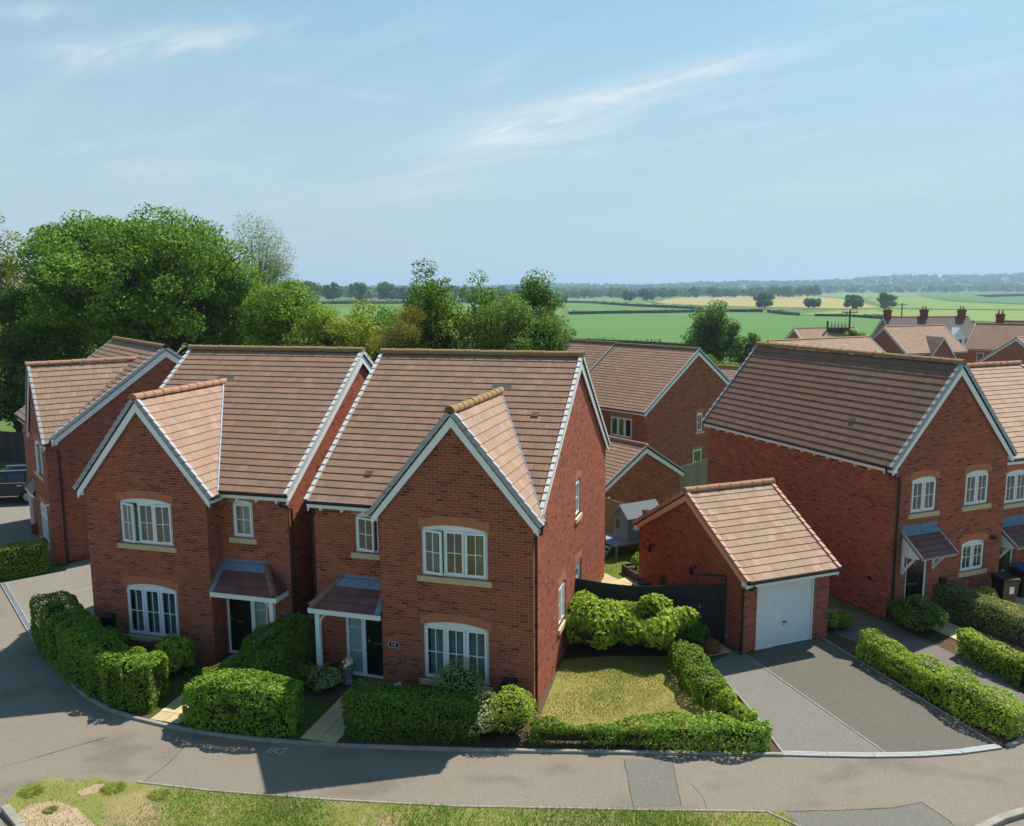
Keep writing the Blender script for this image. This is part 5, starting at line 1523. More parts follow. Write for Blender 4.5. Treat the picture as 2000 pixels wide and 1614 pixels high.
# ================================================================== small things round the houses
def wf(ox, oy, t, a, b, c, du=(1, 0), dn=(0, -1)):
    """a wall frame in the world from a house's local point and directions"""
    cs, sn = math.cos(t), math.sin(t); R = lambda p: Vector((p[0] * cs - p[1] * sn, p[0] * sn + p[1] * cs, 0))
    return Fr(Vector((ox, oy, 0)) + R((a, b)) + Vector((0, 0, c)), R(du), R(dn))
one = [[(.085, .035), (.085, .115)], [(.085, .115), (.065, .10)]]
def digit(ch, x, z, w, h):
    D = {'1': [[(.3, .8), (.6, 1), (.6, 0)]], '3': [[(0, .9), (.4, 1), (.8, .85), (.75, .6), (.35, .52), (.8, .42), (.85, .15), (.4, 0), (0, .1)]], '7': [[(0, 1), (.9, 1), (.35, 0)]]}
    return [[(x + a * w, z + b * h) for a, b in st] for st in D[ch]]
plaque('dark house number plate 13 right of the plant-pot front door', wf(BX, BY, BT, -3.88, -.002, 1.28), digit('1', .07, .04, .06, .08) + digit('3', .15, .04, .06, .08))
plaque('dark house number plate 11 beside the left-hand front door', wf(AX, AY, AT, 5.80, .578, 1.30), digit('1', .07, .04, .06, .08) + digit('1', .15, .04, .06, .08), w=.26)
def meter_box(label, fr):
    t = thing('meter_box', label, 'meter box'); t.location = fr.O; f = Fr((0, 0, 0), fr.U, fr.N)
    b = MB(); b.prism([f.P(0, 0, 0), f.P(0, .16, 0), f.P(0, .16, .50), f.P(0, 0, .58)], f.U * .36); b.build('box', BLACK, t)
    MB().box(f, .02, .34, .161, .172, .03, .47).build('lid', BLACKDOOR, t)
meter_box('black meter box low on the wall near the drainpipe corner', wf(BX, BY, BT, -.78, -.003, .28))
meter_box('black meter box low on the left-hand house front', wf(AX, AY, AT, .38, -.003, .55))
# overflow pipes by the front door
t = thing('waste_pipe', 'white plastic waste pipe stub on the brick wall beside the front door', 'pipe'); f = wf(BX, BY, BT, -3.70, -.003, 0); 
mb = MB(); mb.tube([f.P(0, .05, .30), f.P(0, .05, .12), f.P(-.05, .06, 0.0)], .03, 8); mb.tube([f.P(0, 0, .27), f.P(0, .05, .27)], .028, 8); mb.build('pipe', WHITE, t)
MB().box(f, .06, .15, 0, .05, .22, .33).build('cover', WHITE, t)
# flower pot
pc = loc2w(BX, BY, BT, [(-5.18, .18)])[0]
t = thing('flower_pot', 'tall blue-grey pot of pink and white flowers beside the front door', 'flower pot', (pc.x, pc.y, .03))
POT = mat('pot_glaze', (.17, .22, .27), .5, .4)
m_ = MB(); m_.lathe((0, 0, 0), [(0, 0), (.15, 0), (.16, .03), (.10, .12), (.11, .20), (.19, .44), (.205, .46), (.205, .50), (.18, .50), (.17, .44), (0, .44)], 20); m_.build('pot', POT, t, smooth=True)
rng = np.random.default_rng(5); d = unit(rng.normal(size=(260, 3))); d[:, 2] = abs(d[:, 2]); X = d * np.array([.19, .19, .15]) + np.array([0, 0, .46])
V, c = leaves(X, d, .06, G_DARK, rng); quads_np('foliage', V, LEAF, c, t)
d = unit(rng.normal(size=(60, 3))); d[:, 2] = abs(d[:, 2]) + .3; X = unit(d) * np.array([.17, .17, .19]) + np.array([0, 0, .49])
V, c = leaves(X, d, .085, [(.75, .55, .62), (.8, .72, .74), (.6, .3, .42)], rng, flat=.2, wide=.5); quads_np('flowers', V, LEAF, c, t)

# --- fences
def board_fence(name, label, a, b, h, bw, m, tint=None, cat='fence', thick=.022, tops=None, posts=2.4, postm=None, z=0.0, rail=True, gap=.005):
    a, b = Vector(a), Vector(b); d = b - a; L = d.length; ang = math.atan2(d.y, d.x)
    t = thing(name, label, cat, (a.x, a.y, z), ang)
    n = max(1, round(L / bw)); w = L / n
    for i in range(n):
        u0, u1 = i * w, (i + 1) * w - gap
        h0 = tops(u0 / L) if tops else h; h1 = tops(u1 / L) if tops else h
        mb = MB(); o = .006 * (i % 2); tc = jit(tint, .18) if tint else (1, 1, 1)
        mb.prism([(u0, o, 0), (u1, o, 0), (u1, o, h1), (u0, o, h0)], (0, -thick, 0), t=tc); mb.build('board', m, t)
    k = 0.0
    while k <= L + .01:
        MB().box(XYZ, k - .05, k + .05, .012, .11, 0, (tops(min(1, k / L)) if tops else h) + .03, t=tint or (1, 1, 1)).build('post', postm or m, t); k += L / max(1, round(L / posts))
    if rail:
        for zz in (.3, h * .55, h - .25): MB().box(XYZ, 0, L, .012, .06, zz, zz + .07, t=tint or (1, 1, 1)).build('rail', m, t)
    return t
fl, fr_ = Vector((1.80, 24.18, 0)), Vector((5.42, 23.62, 0))
board_fence('garden_fence', 'black-stained board fence with dipping top between house and side gate', fl, fr_, 1.75, .115, NAVY, tops=lambda q: 1.78 - .16 * math.sin(math.pi * min(1, q * 1.0)) - .02 * q, gap=.001)
gr = thing('side_gate', 'black-stained boarded side gate against the garage wall', 'gate', (fr_.x, fr_.y, 0), math.atan2(23.42 - fr_.y, 6.28 - fr_.x))
Lg = math.hypot(6.28 - fr_.x, 23.42 - fr_.y)
n = 8
for i in range(n):
    u0, u1 = .05 + (Lg - .1) * i / n, .05 + (Lg - .1) * (i + 1) / n - .006; tp = lambda u: 1.74 + .12 * (u / Lg) ** 2
    mb = MB(); mb.prism([(u0, 0, .04), (u1, 0, .04), (u1, 0, tp(u1)), (u0, 0, tp(u0))], (0, -.025, 0)); mb.build('board', NAVY, gr)
for u_ in (0, Lg - .05): MB().box(XYZ, u_, u_ + .05, -.02, .05, 0, 2.02).build('gate_post', NAVY, gr)
MB().box(XYZ, 0, Lg, -.02, .05, 2.02, 2.07).build('head_rail', NAVY, gr)
hm = MB(); hm.box(XYZ, .10, .13, -.04, -.025, 1.0, 1.16); hm.tube([(.115, -.04, 1.08), (.115, -.07, 1.08), (.20, -.07, 1.08)], .01, 6); hm.build('handle', CHROME, gr)
# fence at the end of the side garden
WT = (.27, .215, .125)
board_fence('garden_fence', 'weathered board fence at the end of the garden behind the playhouse', G(1120, 953, 1.8).to_2d().to_3d(), G(1262, 997, 1.8).to_2d().to_3d(), 1.8, .14, WOOD, WT, posts=1.9)
board_fence('garden_fence', 'weathered board fence running behind the brick garage', G(1263, 997.5, 1.8).to_2d().to_3d(), Vector((7.0, 30.2, 0)), 1.8, .14, WOOD, WT, posts=1.9)
pf0, pf1 = G(1326, 913, .95), G(1392, 893, .95)
t = board_fence('garden_fence', 'grey board fence with concrete posts between the back houses', pf0.to_2d().to_3d() + Vector((0, 0, 0)), pf1.to_2d().to_3d(), 2.4, .15, WOOD, (.24, .21, .165), posts=1.8, postm=CONC, z=-1.45)
# concrete posts stand on the near side
# low gate panel between the two centre houses
board_fence('fence_panel', 'grey wooden panel closing the gap between the two centre houses', Vector((-6.12, 22.35, 0)), Vector((-5.30, 22.15, 0)), 1.42, .14, WOOD, (.30, .31, .28), posts=.8)
board_fence('garden_fence', 'dark board fence behind the parked car at far left', Vector((-36, 52.5, 0)), Vector((-26.8, 49.3, 0)), 1.9, .15, WOOD, (.055, .05, .05), posts=1.8)

# --- side garden: lawn, slabs, raised bed, pots, playhouse
gl = [Vector(p) for p in ((2.2, 24.4, 0), (5.8, 23.7, 0), (5.6, 25.5, 0), (4.3, 29.0, 0), (6.5, 31.2, 0), (4.9, 33, 0), (3.0, 35.2, 0), (.6, 33.0, 0))]
sheet('lawn', gl, .018, LAWN)
grass('grass', gl, 24000, [(.12, .19, .03), (.16, .22, .04), (.20, .235, .055)], 64, hgt=.045, z=.020, label='green lawn grass in the side garden below the playhouse')
slab_path(3.15, 29.9, -1.05, 0, 3, -1.05, .0, s=.48, name='patio', z=.026)
slab_path(3.75, 28.75, -.95, .0, 4, -.95, .55, s=.48, name='patio', z=.028)
slab_path(4.55, 26.2, -.4, -.6, 3, -1.5, .9, s=.48, name='patio', z=.030)
cs = Vector((5.95, 23.0, 0)); slab_path(6.0, 22.75, .37, -.55, 2, -.15, .75, s=.42, name='path', z=.016)
bt = thing('raised_bed', 'dark timber raised bed of plants beside the garage wall', 'raised bed', (4.02, 29.6, .01), -1.24)
DKW = mat('dark_timber', (.06, .05, .043), .85, .15, noise=[((3, 3, 25), .4, (.11, .09, .075), .45, .7)])
for a in ((0, 1.95, 0, .06, 0, .33), (0, .06, .06, .7, 0, .33), (1.89, 1.95, .06, .7, 0, .33), (.06, 1.89, .66, .70, 0, .32)): MB().box(XYZ, *a).build('sleeper', DKW, bt)
MB().box(XYZ, .06, 1.89, .06, .66, .02, .25).build('soil', SOIL, bt)
shrub('leafy young plant in the timber raised bed', (4.55, 29.35), .22, .55, G_BRIGHT, n=260, seed=40, z=.25, core=False)
shrub('straggly plant in the near end of the timber raised bed', (4.62, 28.5), .2, .4, G_GOLD, n=200, seed=41, z=.25, core=False)
shrub('climbing plant growing up the garage wall', (5.12, 26.7), .30, 1.1, G_DARK + [(.12, .12, .05)], n=500, seed=42, core=False)
shrub('low plant at the foot of the garage wall behind the gate', (5.55, 25.2), .32, .8, G_DARK + G_LAUREL[:1], n=500, seed=43, core=False)
t = thing('plant_pot', 'large empty purple-grey plant pot on the slabs beside the garage', 'plant pot', (4.52, 27.55, .04))
mb = MB(); mb.lathe((0, 0, 0), [(0, 0), (.17, 0), (.25, .36), (.27, .36), (.27, .42), (.235, .42), (.22, .36), (0, .34)], 20); mb.build('pot', mat('purple_pot', (.13, .11, .15), .5, .3), t, smooth=True)
# playhouse on stilts
ph = thing('playhouse', 'blue-grey wooden playhouse on legs with steps and railing in the side garden', 'playhouse', (4.06, 32.17, 0), math.atan2(31.42 - 32.17, 4.48 - 4.06))
pw, pd, fz, eh, rh = .90, 1.6, .58, 1.58, 1.98
PV = Vector
body = MB()
body.prism([(0, 0, fz), (pw, 0, fz), (pw, 0, eh), (pw / 2, 0, rh), (0, 0, eh)], (0, pd, 0)); body.build('cabin', GREYPAINT, ph)
for i in range(7): MB().box(XYZ, i * pw / 7 + .004, (i + 1) * pw / 7 - .004, -.018, -.001, fz, eh - .02).build('board', GREYPAINT, ph)
for s_ in (-1, 1):
    q = MB(); a = PV((pw / 2, -.10, rh + .02)); b = PV((pw / 2 + s_ * (pw / 2 + .10), -.10, eh - .06)); q.prism([a, b, b + PV((0, pd + .2, 0)), a + PV((0, pd + .2, 0))], (0, 0, .035)); q.build('roof', FELT, ph)
    q = MB(); q.prism([a, b, b - PV((0, 0, .08)), a - PV((0, 0, .09))], (0, -.02, 0)); q.build('bargeboard', GREYPAINT, ph)
wn_ = MB(); wn_.box(XYZ, .13, .37, -.03, -.019, 1.02, 1.40); wo_ = wn_.build('window', mat('orange_wood', (.35, .16, .07), .7), ph)
for i in range(2):
    for j in range(3): MB().box(XYZ, .15 + i * .11, .24 + i * .11, -.034, -.031, 1.05 + j * .12, 1.14 + j * .12).build('pane', mat('dark_pane', (.02, .02, .025), .1, .5), wo_)
MB().box(XYZ, .44, .80, -.028, -.019, fz + .02, 1.45).build('door', GREYPAINT, ph)
MB().box(XYZ, -.55, pw + .02, -.62, pd, fz - .06, fz).build('platform', mat('platform_paint', (.22, .28, .31), .6), ph)
for x_, y_ in ((-.5, -.57), (pw - .05, -.57), (-.5, pd - .1), (pw - .05, pd - .1), (.1, -.57)): MB().box(XYZ, x_, x_ + .07, y_, y_ + .07, 0, fz - .06).build('leg', GREYPAINT, ph)
rl = MB().box(XYZ, -.55, .17, -.60, -.56, fz + .55, fz + .60).build('railing', GREYPAINT, ph)
for i in range(6): MB().box(XYZ, -.53 + i * .11, -.50 + i * .11, -.60, -.57, fz, fz + .55).build('baluster', GREYPAINT, rl)
MB().box(XYZ, .12, .19, -.62, -.55, fz, fz + .66).build('newel', GREYPAINT, rl)
st_ = MB()
for x_ in (.24, .70): st_.prism([(x_, -.62, fz), (x_, -.54, fz), (x_, -1.02, 0), (x_, -1.10, 0)], (.035, 0, 0))
so = st_.build('steps', GREYPAINT, ph)
for i in range(3): MB().box(XYZ, .275, .70, -.80 - i * .12, -.68 - i * .12, .43 - i * .14, .455 - i * .14).build('tread', mat('tread_paint', (.34, .38, .40), .6), so)

# --- lamps, boxes, bins
def wall_lamp(label, fr, lit=False):
    t = thing('wall_lamp', label, 'wall lamp'); t.location = fr.O; f = Fr((0, 0, 0), fr.U, fr.N)
    m_ = MB(); m_.tube([f.P(0, 0, 0), f.P(0, .03, 0)], .055, 10); m_.tube([f.P(0, .03, .02), f.P(0, .12, .05), f.P(0, .16, .0)], .012, 6); m_.build('bracket', BLACK, t)
    l = MB(); l.lathe(tuple(f.P(0, .16, -.22)), [(.0, 0), (.05, 0), (.075, .16), (.09, .17), (.02, .23), (0, .24)], 8); l.build('lantern', BLACK, t)
    g = MB(); g.lathe(tuple(f.P(0, .16, -.215)), [(.053, .02), (.072, .15)], 8); g.build('lamp_glass', mat('lamp_glass', (.35, .30, .18), .2, .5), t)
gf = lambda y_, z_: wf(GX, GY, GT, -.004, y_, z_, (0, -1), (-1, 0))
wall_lamp('black wall lantern on the garage side wall, farther from the gate', gf(4.94, 1.80))
wall_lamp('black wall lantern on the garage side wall, nearer the gate', gf(2.45, 1.83))
wall_lamp('black lantern with amber glass beside the gabled house door', wf(DX, DY, DT, 1.98, -.004, 1.95))
t = thing('security_light', 'small black security light high on the gabled front near the party wall', 'security light'); f = wf(DX, DY, DT, 4.44, -.004, 2.20); t.location = f.O; f0 = Fr((0, 0, 0), f.U, f.N)
MB().box(f0, -.03, .03, 0, .06, -.03, .05).build('mount', BLACK, t); q = MB(); q.prism([f0.P(-.10, .05, -.04), f0.P(-.10, .17, -.06), f0.P(-.10, .17, .0), f0.P(-.10, .05, .06)], f0.U * .2); q.build('head', BLACK, t)
t = thing('security_camera', 'small white camera on the corner of the far-left house', 'camera'); f = wf(-17.66, 30.89, -.907, -.25, -.004, 2.35); t.location = f.O; f0 = Fr((0, 0, 0), f.U, f.N)
MB().box(f0, -.04, .04, 0, .03, -.05, .05).build('mount', WHITE, t); q = MB(); q.tube([f0.P(0, .03, 0), f0.P(.03, .22, -.04)], .045, 10); q.build('body', WHITE, t)

def wheelie_bin(label, x, y, rz, lid):
    t = thing('wheelie_bin', label, 'bin', (x, y, .02), rz)
    b = MB(); lo, hi = [(-.22, -.24), (.22, -.24), (.22, .22), (-.22, .22)], [(-.28, -.33), (.28, -.33), (.28, .27), (-.28, .27)]
    A = [Vector((*p, .06)) for p in lo]; B = [Vector((*p, .98)) for p in hi]
    for i in range(4): j = (i + 1) % 4; b.quad(A[i], A[j], B[j], B[i])
    b.quad(*A); b.quad(*B); b.box(XYZ, -.30, .30, -.35, .29, .93, .985); b.build('body', BLACK, t)
    l = MB(); l.prism([(-.30, -.36, .99), (.30, -.36, .99), (.30, .26, 1.03), (-.30, .26, 1.03)], (0, 0, .045)); l.build('lid', lid, t)
    h = MB(); h.tube([(-.24, .27, 1.02), (-.24, .36, 1.0), (.24, .36, 1.0), (.24, .27, 1.02)], .018, 6); h.build('handle', BLACK, t)
    for s_ in (-1, 1): w = MB(); w.tube([(s_ * .24, .22, .10), (s_ * .30, .22, .10)], .10, 14); w.build('wheel', BLACKDOOR, t)
    return t
bw = G(1958, 1186, 0); lb_ = wheelie_bin('black wheelie bin with a white label between the two right-hand doors', bw.x, bw.y, DT - .25, BLACK)
q = MB(); q.box(XYZ, -.06, .10, -.322, -.312, .55, .78); q.build('sticker', mat('sticker', (.75, .75, .72), .6), lb_)
wheelie_bin('dark wheelie bin with blue lid at the right picture edge', bw.x + 1.15, bw.y + .95, DT - .1, mat('blue_lid', (.02, .08, .28), .4))
slab_path(bw.x, bw.y, DT, -.5, 5, -2.6, .6, s=.45, name='path', z=.018)
slab_path(DX, DY, DT, .70, 2, -5.2, -.05, s=.45, name='path', z=.018)

# --- the parked car beyond the far-left house
def suv(label, x, y, rz):
    t = thing('car', label, 'car', (x, y, .02), rz)
    PAINT = mat('dark_blue_paint', (.004, .005, .010), .3, .4, coat=.25); L, W = 4.6, 1.86
    prof = [(-2.3, .42), (-2.28, .72), (-2.15, .93), (-1.2, 1.04), (-.75, 1.08), (2.05, 1.06), (2.25, .98), (2.3, .55), (2.25, .36), (1.85, .34), (1.72, .62), (1.42, .72), (1.12, .62), (1.0, .32), (-1.02, .32), (-1.15, .62), (-1.45, .72), (-1.75, .62), (-1.9, .34)]
    b = MB(); b.prism([(a, -W / 2, c) for a, c in prof], (0, W, 0)); b.build('body', PAINT, t)
    cab = [(-.95, 1.06), (-.15, 1.58), (.3, 1.64), (1.6, 1.62), (2.12, 1.08)]
    c = MB()
    lo = [(a * 1.0, -W / 2 + (.04 if z < 1.2 else .20), z) for a, z in cab]; hi = [(a, -y_, z) for a, y_, z in lo]
    c.quad(*lo); c.quad(*hi)
    for i in range(len(cab)): j = (i + 1) % len(cab); c.quad(lo[i], lo[j], hi[j], hi[i])
    c.build('cabin', PAINT, t)
    DG = mat('car_glass', (.004, .005, .006), .05, .6)
    for s_ in (-1, 1):
        for x0, x1 in ((-.62, .42), (.50, 1.30), (1.36, 1.78)):
            g = MB(); yy = lambda z: s_ * (W / 2 - .035 - (z - 1.08) * .28 + .004)
            zt = lambda a: min(1.52, 1.10 + (a + .92) * .62) if a < 0 else (1.54 if a < 1.5 else 1.54 - (a - 1.5) * .9)
            g.quad(*[(a, yy(z), z) for a, z in ((x0, 1.11), (x1, 1.11), (x1, zt(x1)), (x0, zt(x0)))]); g.build('side_window', DG, t)
        r = MB(); r.tube([(-.2, s_ * .68, 1.64), (1.6, s_ * .68, 1.68)], .025, 6); r.build('roof_rail', CHROME, t)
        for hx_ in (-.1, .95): MB().box(XYZ, hx_, hx_ + .22, s_ * .94 - .015, s_ * .94 + .015, .93, .965).build('door_handle', CHROME, t)
        MB().box(XYZ, -.75, 1.85, s_ * .925 - .012, s_ * .925 + .012, 1.075, 1.095).build('chrome_strip', CHROME, t)
        MB().box(XYZ, -.95, .95, s_ * .932 - .012, s_ * .932 + .012, .40, .43).build('sill_strip', CHROME, t)
        q = MB(); q.box(XYZ, -.75, -.58, s_ * 1.02 - .09, s_ * 1.02 + .09, 1.06, 1.2); q.build('mirror', PAINT, t)
        for wx in (-1.45, 1.42):
            w = MB(); w.tube([(wx, s_ * .72, .36), (wx, s_ * .93, .36)], .36, 22); wo2 = w.build('wheel', mat('tyre', (.012, .012, .012), .8), t)
            h = MB(); h.tube([(wx, s_ * .925, .36), (wx, s_ * .94, .36)], .22, 10); h.build('rim', mat('alloy', (.25, .25, .26), .35, .5, metal=.8), wo2)
        MB().box(XYZ, 2.2, 2.29, s_ * .70 - .16, s_ * .70 + .16, .80, .96).build('tail_light', mat('tail_red', (.25, .01, .01), .2), t)
        MB().box(XYZ, -2.29, -2.16, s_ * .66 - .2, s_ * .66 + .2, .70, .82).build('headlight', mat('headlight', (.6, .6, .6), .1), t)
    for a in (((-.93, 1.09), (-.17, 1.565)), ((2.13, 1.10), (1.62, 1.60))):
        g = MB(); (xa, za), (xb, zb) = a; s2 = -.006 if xa < 0 else .006
        g.quad((xa + s2, -.82, za), (xa + s2, .82, za), (xb + s2, .66, zb), (xb + s2, -.66, zb)); g.build('windscreen', DG, t)
    return t
suv('dark blue estate car parked beyond the far-left house', -25.6, 41.0, .12)
# ================================================================== trees
def tree(name, label, x, y, ht, rx, rz, cz, pal, nl=26, nleaf=300, size=.25, seed=1, trunk=.22, lob=.30, group=None, cat='tree', z=None, m=LEAF, ry=None, wide=.34, surf=.45, droop=0.0, stems=1, flat=.8, sq=1.0):
    """crown of many leafy boughs round (0, 0, cz) with radii rx, rz; a trunk with a limb to each bough"""
    rng = np.random.default_rng(seed); z = H(x, y) if z is None else z; ry = ry or rx
    root = thing(name, label, cat, (x, y, z), 0, group)
    d = unit(rng.normal(size=(nl, 3))); q = rng.uniform(.12, 1, nl) ** surf
    C = d * q[:, None] * np.array([rx, ry, rz]) * .78; C[:, 2] += cz
    C[:, 2] = np.maximum(C[:, 2], cz - rz * .9)
    R = np.minimum(rx, rz) * lob * rng.uniform(.65, 1.35, nl)
    Vs, cs_ = [], []
    for c, r in zip(C, R):
        n = int(nleaf * (r / (min(rx, rz) * lob)) ** 2)
        e = unit(rng.normal(size=(n, 3))); e[:, 2] = e[:, 2] * .9 + .12
        rad = r * rng.uniform(.35, 1.08, n) ** .6
        X = c + e * rad[:, None] * np.array([1.1, 1.1, .85 * sq])
        V, col = leaves(X, e, size, pal, rng, flat=flat, up=.45, wide=wide, cv=.25, droop=droop)
        col *= rng.uniform(.72, 1.28)
        Vs.append(V); cs_.append(col)
    quads_np('crown', np.concatenate(Vs), m, np.concatenate(cs_), root)
    tm = MB(); base = cz - rz * .75
    for s in range(stems):
        o = rng.normal(size=2) * (.25 * rx if stems > 1 else 0)
        top = (o[0] * .8 + rng.normal() * .2, o[1] * .8, cz + rz * .35)
        tm.tube([(o[0] * .4, o[1] * .4, -.3), (o[0] * .6, o[1] * .6, max(.5, base)), top], [trunk, trunk * .75, trunk * .25], 7)
    for c, r in zip(C, R):
        h0 = rng.uniform(max(.4, base * .6), max(.8, min(c[2], cz)))
        mid = (c[0] * .45 + rng.normal() * .2, c[1] * .45 + rng.normal() * .2, h0 + (c[2] - h0) * .55)
        tm.tube([(0, 0, h0), mid, tuple(c)], [trunk * .4, trunk * .26, trunk * .08], 5, cap=False)
    tm.build('trunk', BARK, root)
    return root
T_ASH = [(.068, .150, .020), (.090, .182, .024), (.050, .112, .018), (.112, .205, .030), (.075, .15, .024)]
T_OLIVE = [(.11, .155, .030), (.13, .165, .035), (.09, .135, .028), (.16, .155, .05)]
T_BIRCH = [(.11, .165, .060), (.09, .14, .05), (.13, .18, .075)]
T_LIME = [(.16, .235, .035), (.20, .265, .05), (.12, .19, .03)]
T_DARK = [(.055, .115, .026), (.070, .135, .030), (.088, .155, .034), (.048, .095, .024)]
T_OCHRE = [(.16, .155, .040), (.18, .165, .045), (.12, .14, .035)]
def by_px(px, dist): d = ray(px, 600); return d.x / d.y * dist, dist
def px_tree(name, label, cx, top, bot, wd, dist, pal, nl, nleaf, size, seed, **kw):
    """a tree whose crown spans the given picture rows and width at a real distance"""
    top -= (bot - top) * .13; wd *= 1.08
    x_, y_ = by_px(cx, dist); zt, zb = at(cx, top, dist).z, at(cx, bot, dist).z; r = wd / 2 / F_PX * dist; z = H(x_, y_)
    tree(name, label, x_, y_, zt - z, r, (zt - zb) / 2, (zt + zb) / 2 - z, pal, nl=nl, nleaf=nleaf, size=size, seed=seed, z=z, **kw)
px_tree('ash_tree', 'huge spreading ash tree filling the sky behind the left-hand roofs', 288, 418, 720, 500, 57, T_ASH, 210, 400, .20, 101, trunk=.45, lob=.19, surf=.38, stems=3)
px_tree('tree', 'olive and bronze tree cut by the left picture edge', -30, 405, 760, 200, 62, T_OLIVE, 44, 416, .208, 102)
px_tree('tree', 'dark shaded tree at the left edge beside the far-left house', 15, 560, 880, 170, 53, T_DARK, 44, 448, .192, 103)
px_tree('tree', 'dense dark tree under the left flank of the ash', 130, 560, 800, 260, 62, T_DARK + T_ASH[:2], 44, 448, .208, 1031)
px_tree('tree', 'dense tree under the right flank of the ash', 440, 540, 740, 230, 60, T_ASH, 44, 416, .192, 1032)
px_tree('birch_tree', 'wispy grey-green birch rising right of the ash', 505, 450, 700, 125, 76, T_BIRCH, 60, 420, .152, 104, lob=.40, droop=.8, wide=.20, sq=1.7)
px_tree('tree', 'glossy dense green tree behind the ridge of the left-hand house', 560, 560, 720, 200, 54, T_ASH[:3] + T_LIME[:1], 44, 480, .152, 105)
px_tree('tree', 'bright bushy tree between the glossy tree and the yellow-green one', 640, 605, 740, 150, 51, T_LIME + T_ASH[:1], 28, 384, .136, 106)
px_tree('tree', 'thin yellow-green tree with bare branches showing behind the roof gap', 705, 592, 740, 130, 49, T_LIME, 30, 192, .144, 107, lob=.30)
px_tree('tree', 'slender tree with a tall forked top behind the centre ridge', 832, 520, 730, 95, 47, T_LIME[2:] + T_ASH, 36, 176, .144, 108, lob=.40, surf=.7, droop=.3)
px_tree('tree', 'loose leafy tree at the foot of the slender forked one', 870, 585, 740, 150, 48, T_LIME + T_ASH[:2], 30, 224, .152, 109)
px_tree('conifer', 'ochre-tinged feathery conifer behind the centre ridge', 785, 608, 740, 110, 45, T_OCHRE, 30, 384, .104, 110, wide=.14)
px_tree('tree', 'leafy shrubby tree left of the feathery conifer', 735, 615, 740, 110, 50, T_LIME[2:] + T_ASH, 26, 320, .136, 1101)
px_tree('tree', 'airy tree with dark leaves and visible stem behind the centre ridge', 945, 535, 740, 115, 49, T_DARK + T_ASH, 34, 176, .144, 111, lob=.38)
px_tree('tree', 'broad leaning tree right of the airy one, above the back roofs', 1045, 540, 740, 150, 52, T_DARK + T_ASH[:3], 54, 240, .144, 112, lob=.28)
px_tree('tree', 'dense rounded tree filling the dip between the glossy tree and the forked one', 650, 600, 740, 190, 60, T_ASH[:3] + T_LIME[2:], 36, 360, .17, 1141)
px_tree('tree', 'mid-green tree behind the thin yellow-green one', 745, 606, 740, 150, 58, T_ASH[:4], 32, 340, .16, 1142)
px_tree('tree', 'leafy thicket low behind the centre ridge', 985, 590, 750, 170, 46, T_DARK + T_ASH[:1], 34, 320, .136, 113)
px_tree('tree', 'dark thicket below the broad leaning tree', 1060, 605, 750, 130, 47, T_DARK, 30, 320, .136, 1131)
px_tree('tree', 'pale green thicket behind the feathery conifer', 820, 640, 750, 160, 52, T_LIME[2:] + T_ASH, 28, 320, .144, 1132)
x, y = by_px(1118, 62); tree('bush', 'yellow-green bush where the broad tree meets the field', x, y, 5, 2.2, 1.6, 6.4, T_LIME, nl=16, nleaf=160, size=.2, seed=114, cat='bush')
x, y = by_px(1400, 96); tree('tree', 'dark rounded tree standing before the field behind the right-hand roofs', x, y, 11, 3.5, 4.2, 8.3, T_DARK, nl=40, nleaf=190, size=.30, seed=115)
x, y = by_px(1452, 94); tree('tree', 'smaller dark tree joined to the right side of the rounded one', x, y, 8, 2.2, 3.2, 7.0, T_DARK, nl=22, nleaf=170, size=.30, seed=116)
x, y = by_px(1400, 82); tree('bush', 'bright green thicket below the dark rounded tree', x, y, 6, 3.6, 2.4, 4.4, T_LIME[2:] + T_ASH, nl=28, nleaf=200, size=.26, seed=117, cat='bush')
x, y = by_px(1676, 118); tree('bush', 'bush at the foot of the pole with the transformer', x, y, 5, 1.6, 1.8, 6.6, T_LIME[2:] + T_ASH, nl=14, nleaf=120, size=.3, seed=118, cat='bush')

# ================================================================== houses in the distance
def far_house(name, label, p, q, zr, Dp, rise, opt, He=4.9):
    """ridge seen from pixel p to pixel q, its real height above the datum zr"""
    a, b = G(*p, zr), G(*q, zr); d = b - a; ang = math.atan2(d.y, d.x); L = d.length
    n = Vector((-math.sin(ang), math.cos(ang), 0)); o = a - n * (Dp / 2)
    Hr = He + rise
    op = dict(bricks=(), pieces=False, z0=-2.0, verge=VERGE_LT); op.update(opt)
    return gabled(name, label, o.x, o.y, zr - Hr, ang, L, Dp, He, Hr, op)
far_house('brick_house', 'low tiled roof just behind the ridge of the tall gabled house', (1502, 668), (1695, 660), 4.6, 7.6, 2.6, dict(pal=PAL_WARM))
far_house('brick_house', 'small tiled roof right of the dark trees with its gable to the left', (1552, 643), (1668, 641), 4.4, 6.5, 2.3, dict(pal=PAL_WARM))
h3 = far_house('brick_house', 'distant brick house with a small front gable on its pale roof', (1727, 640), (1841, 637), 4.8, 8.6, 3.3, dict(pal=PAL_WARM))
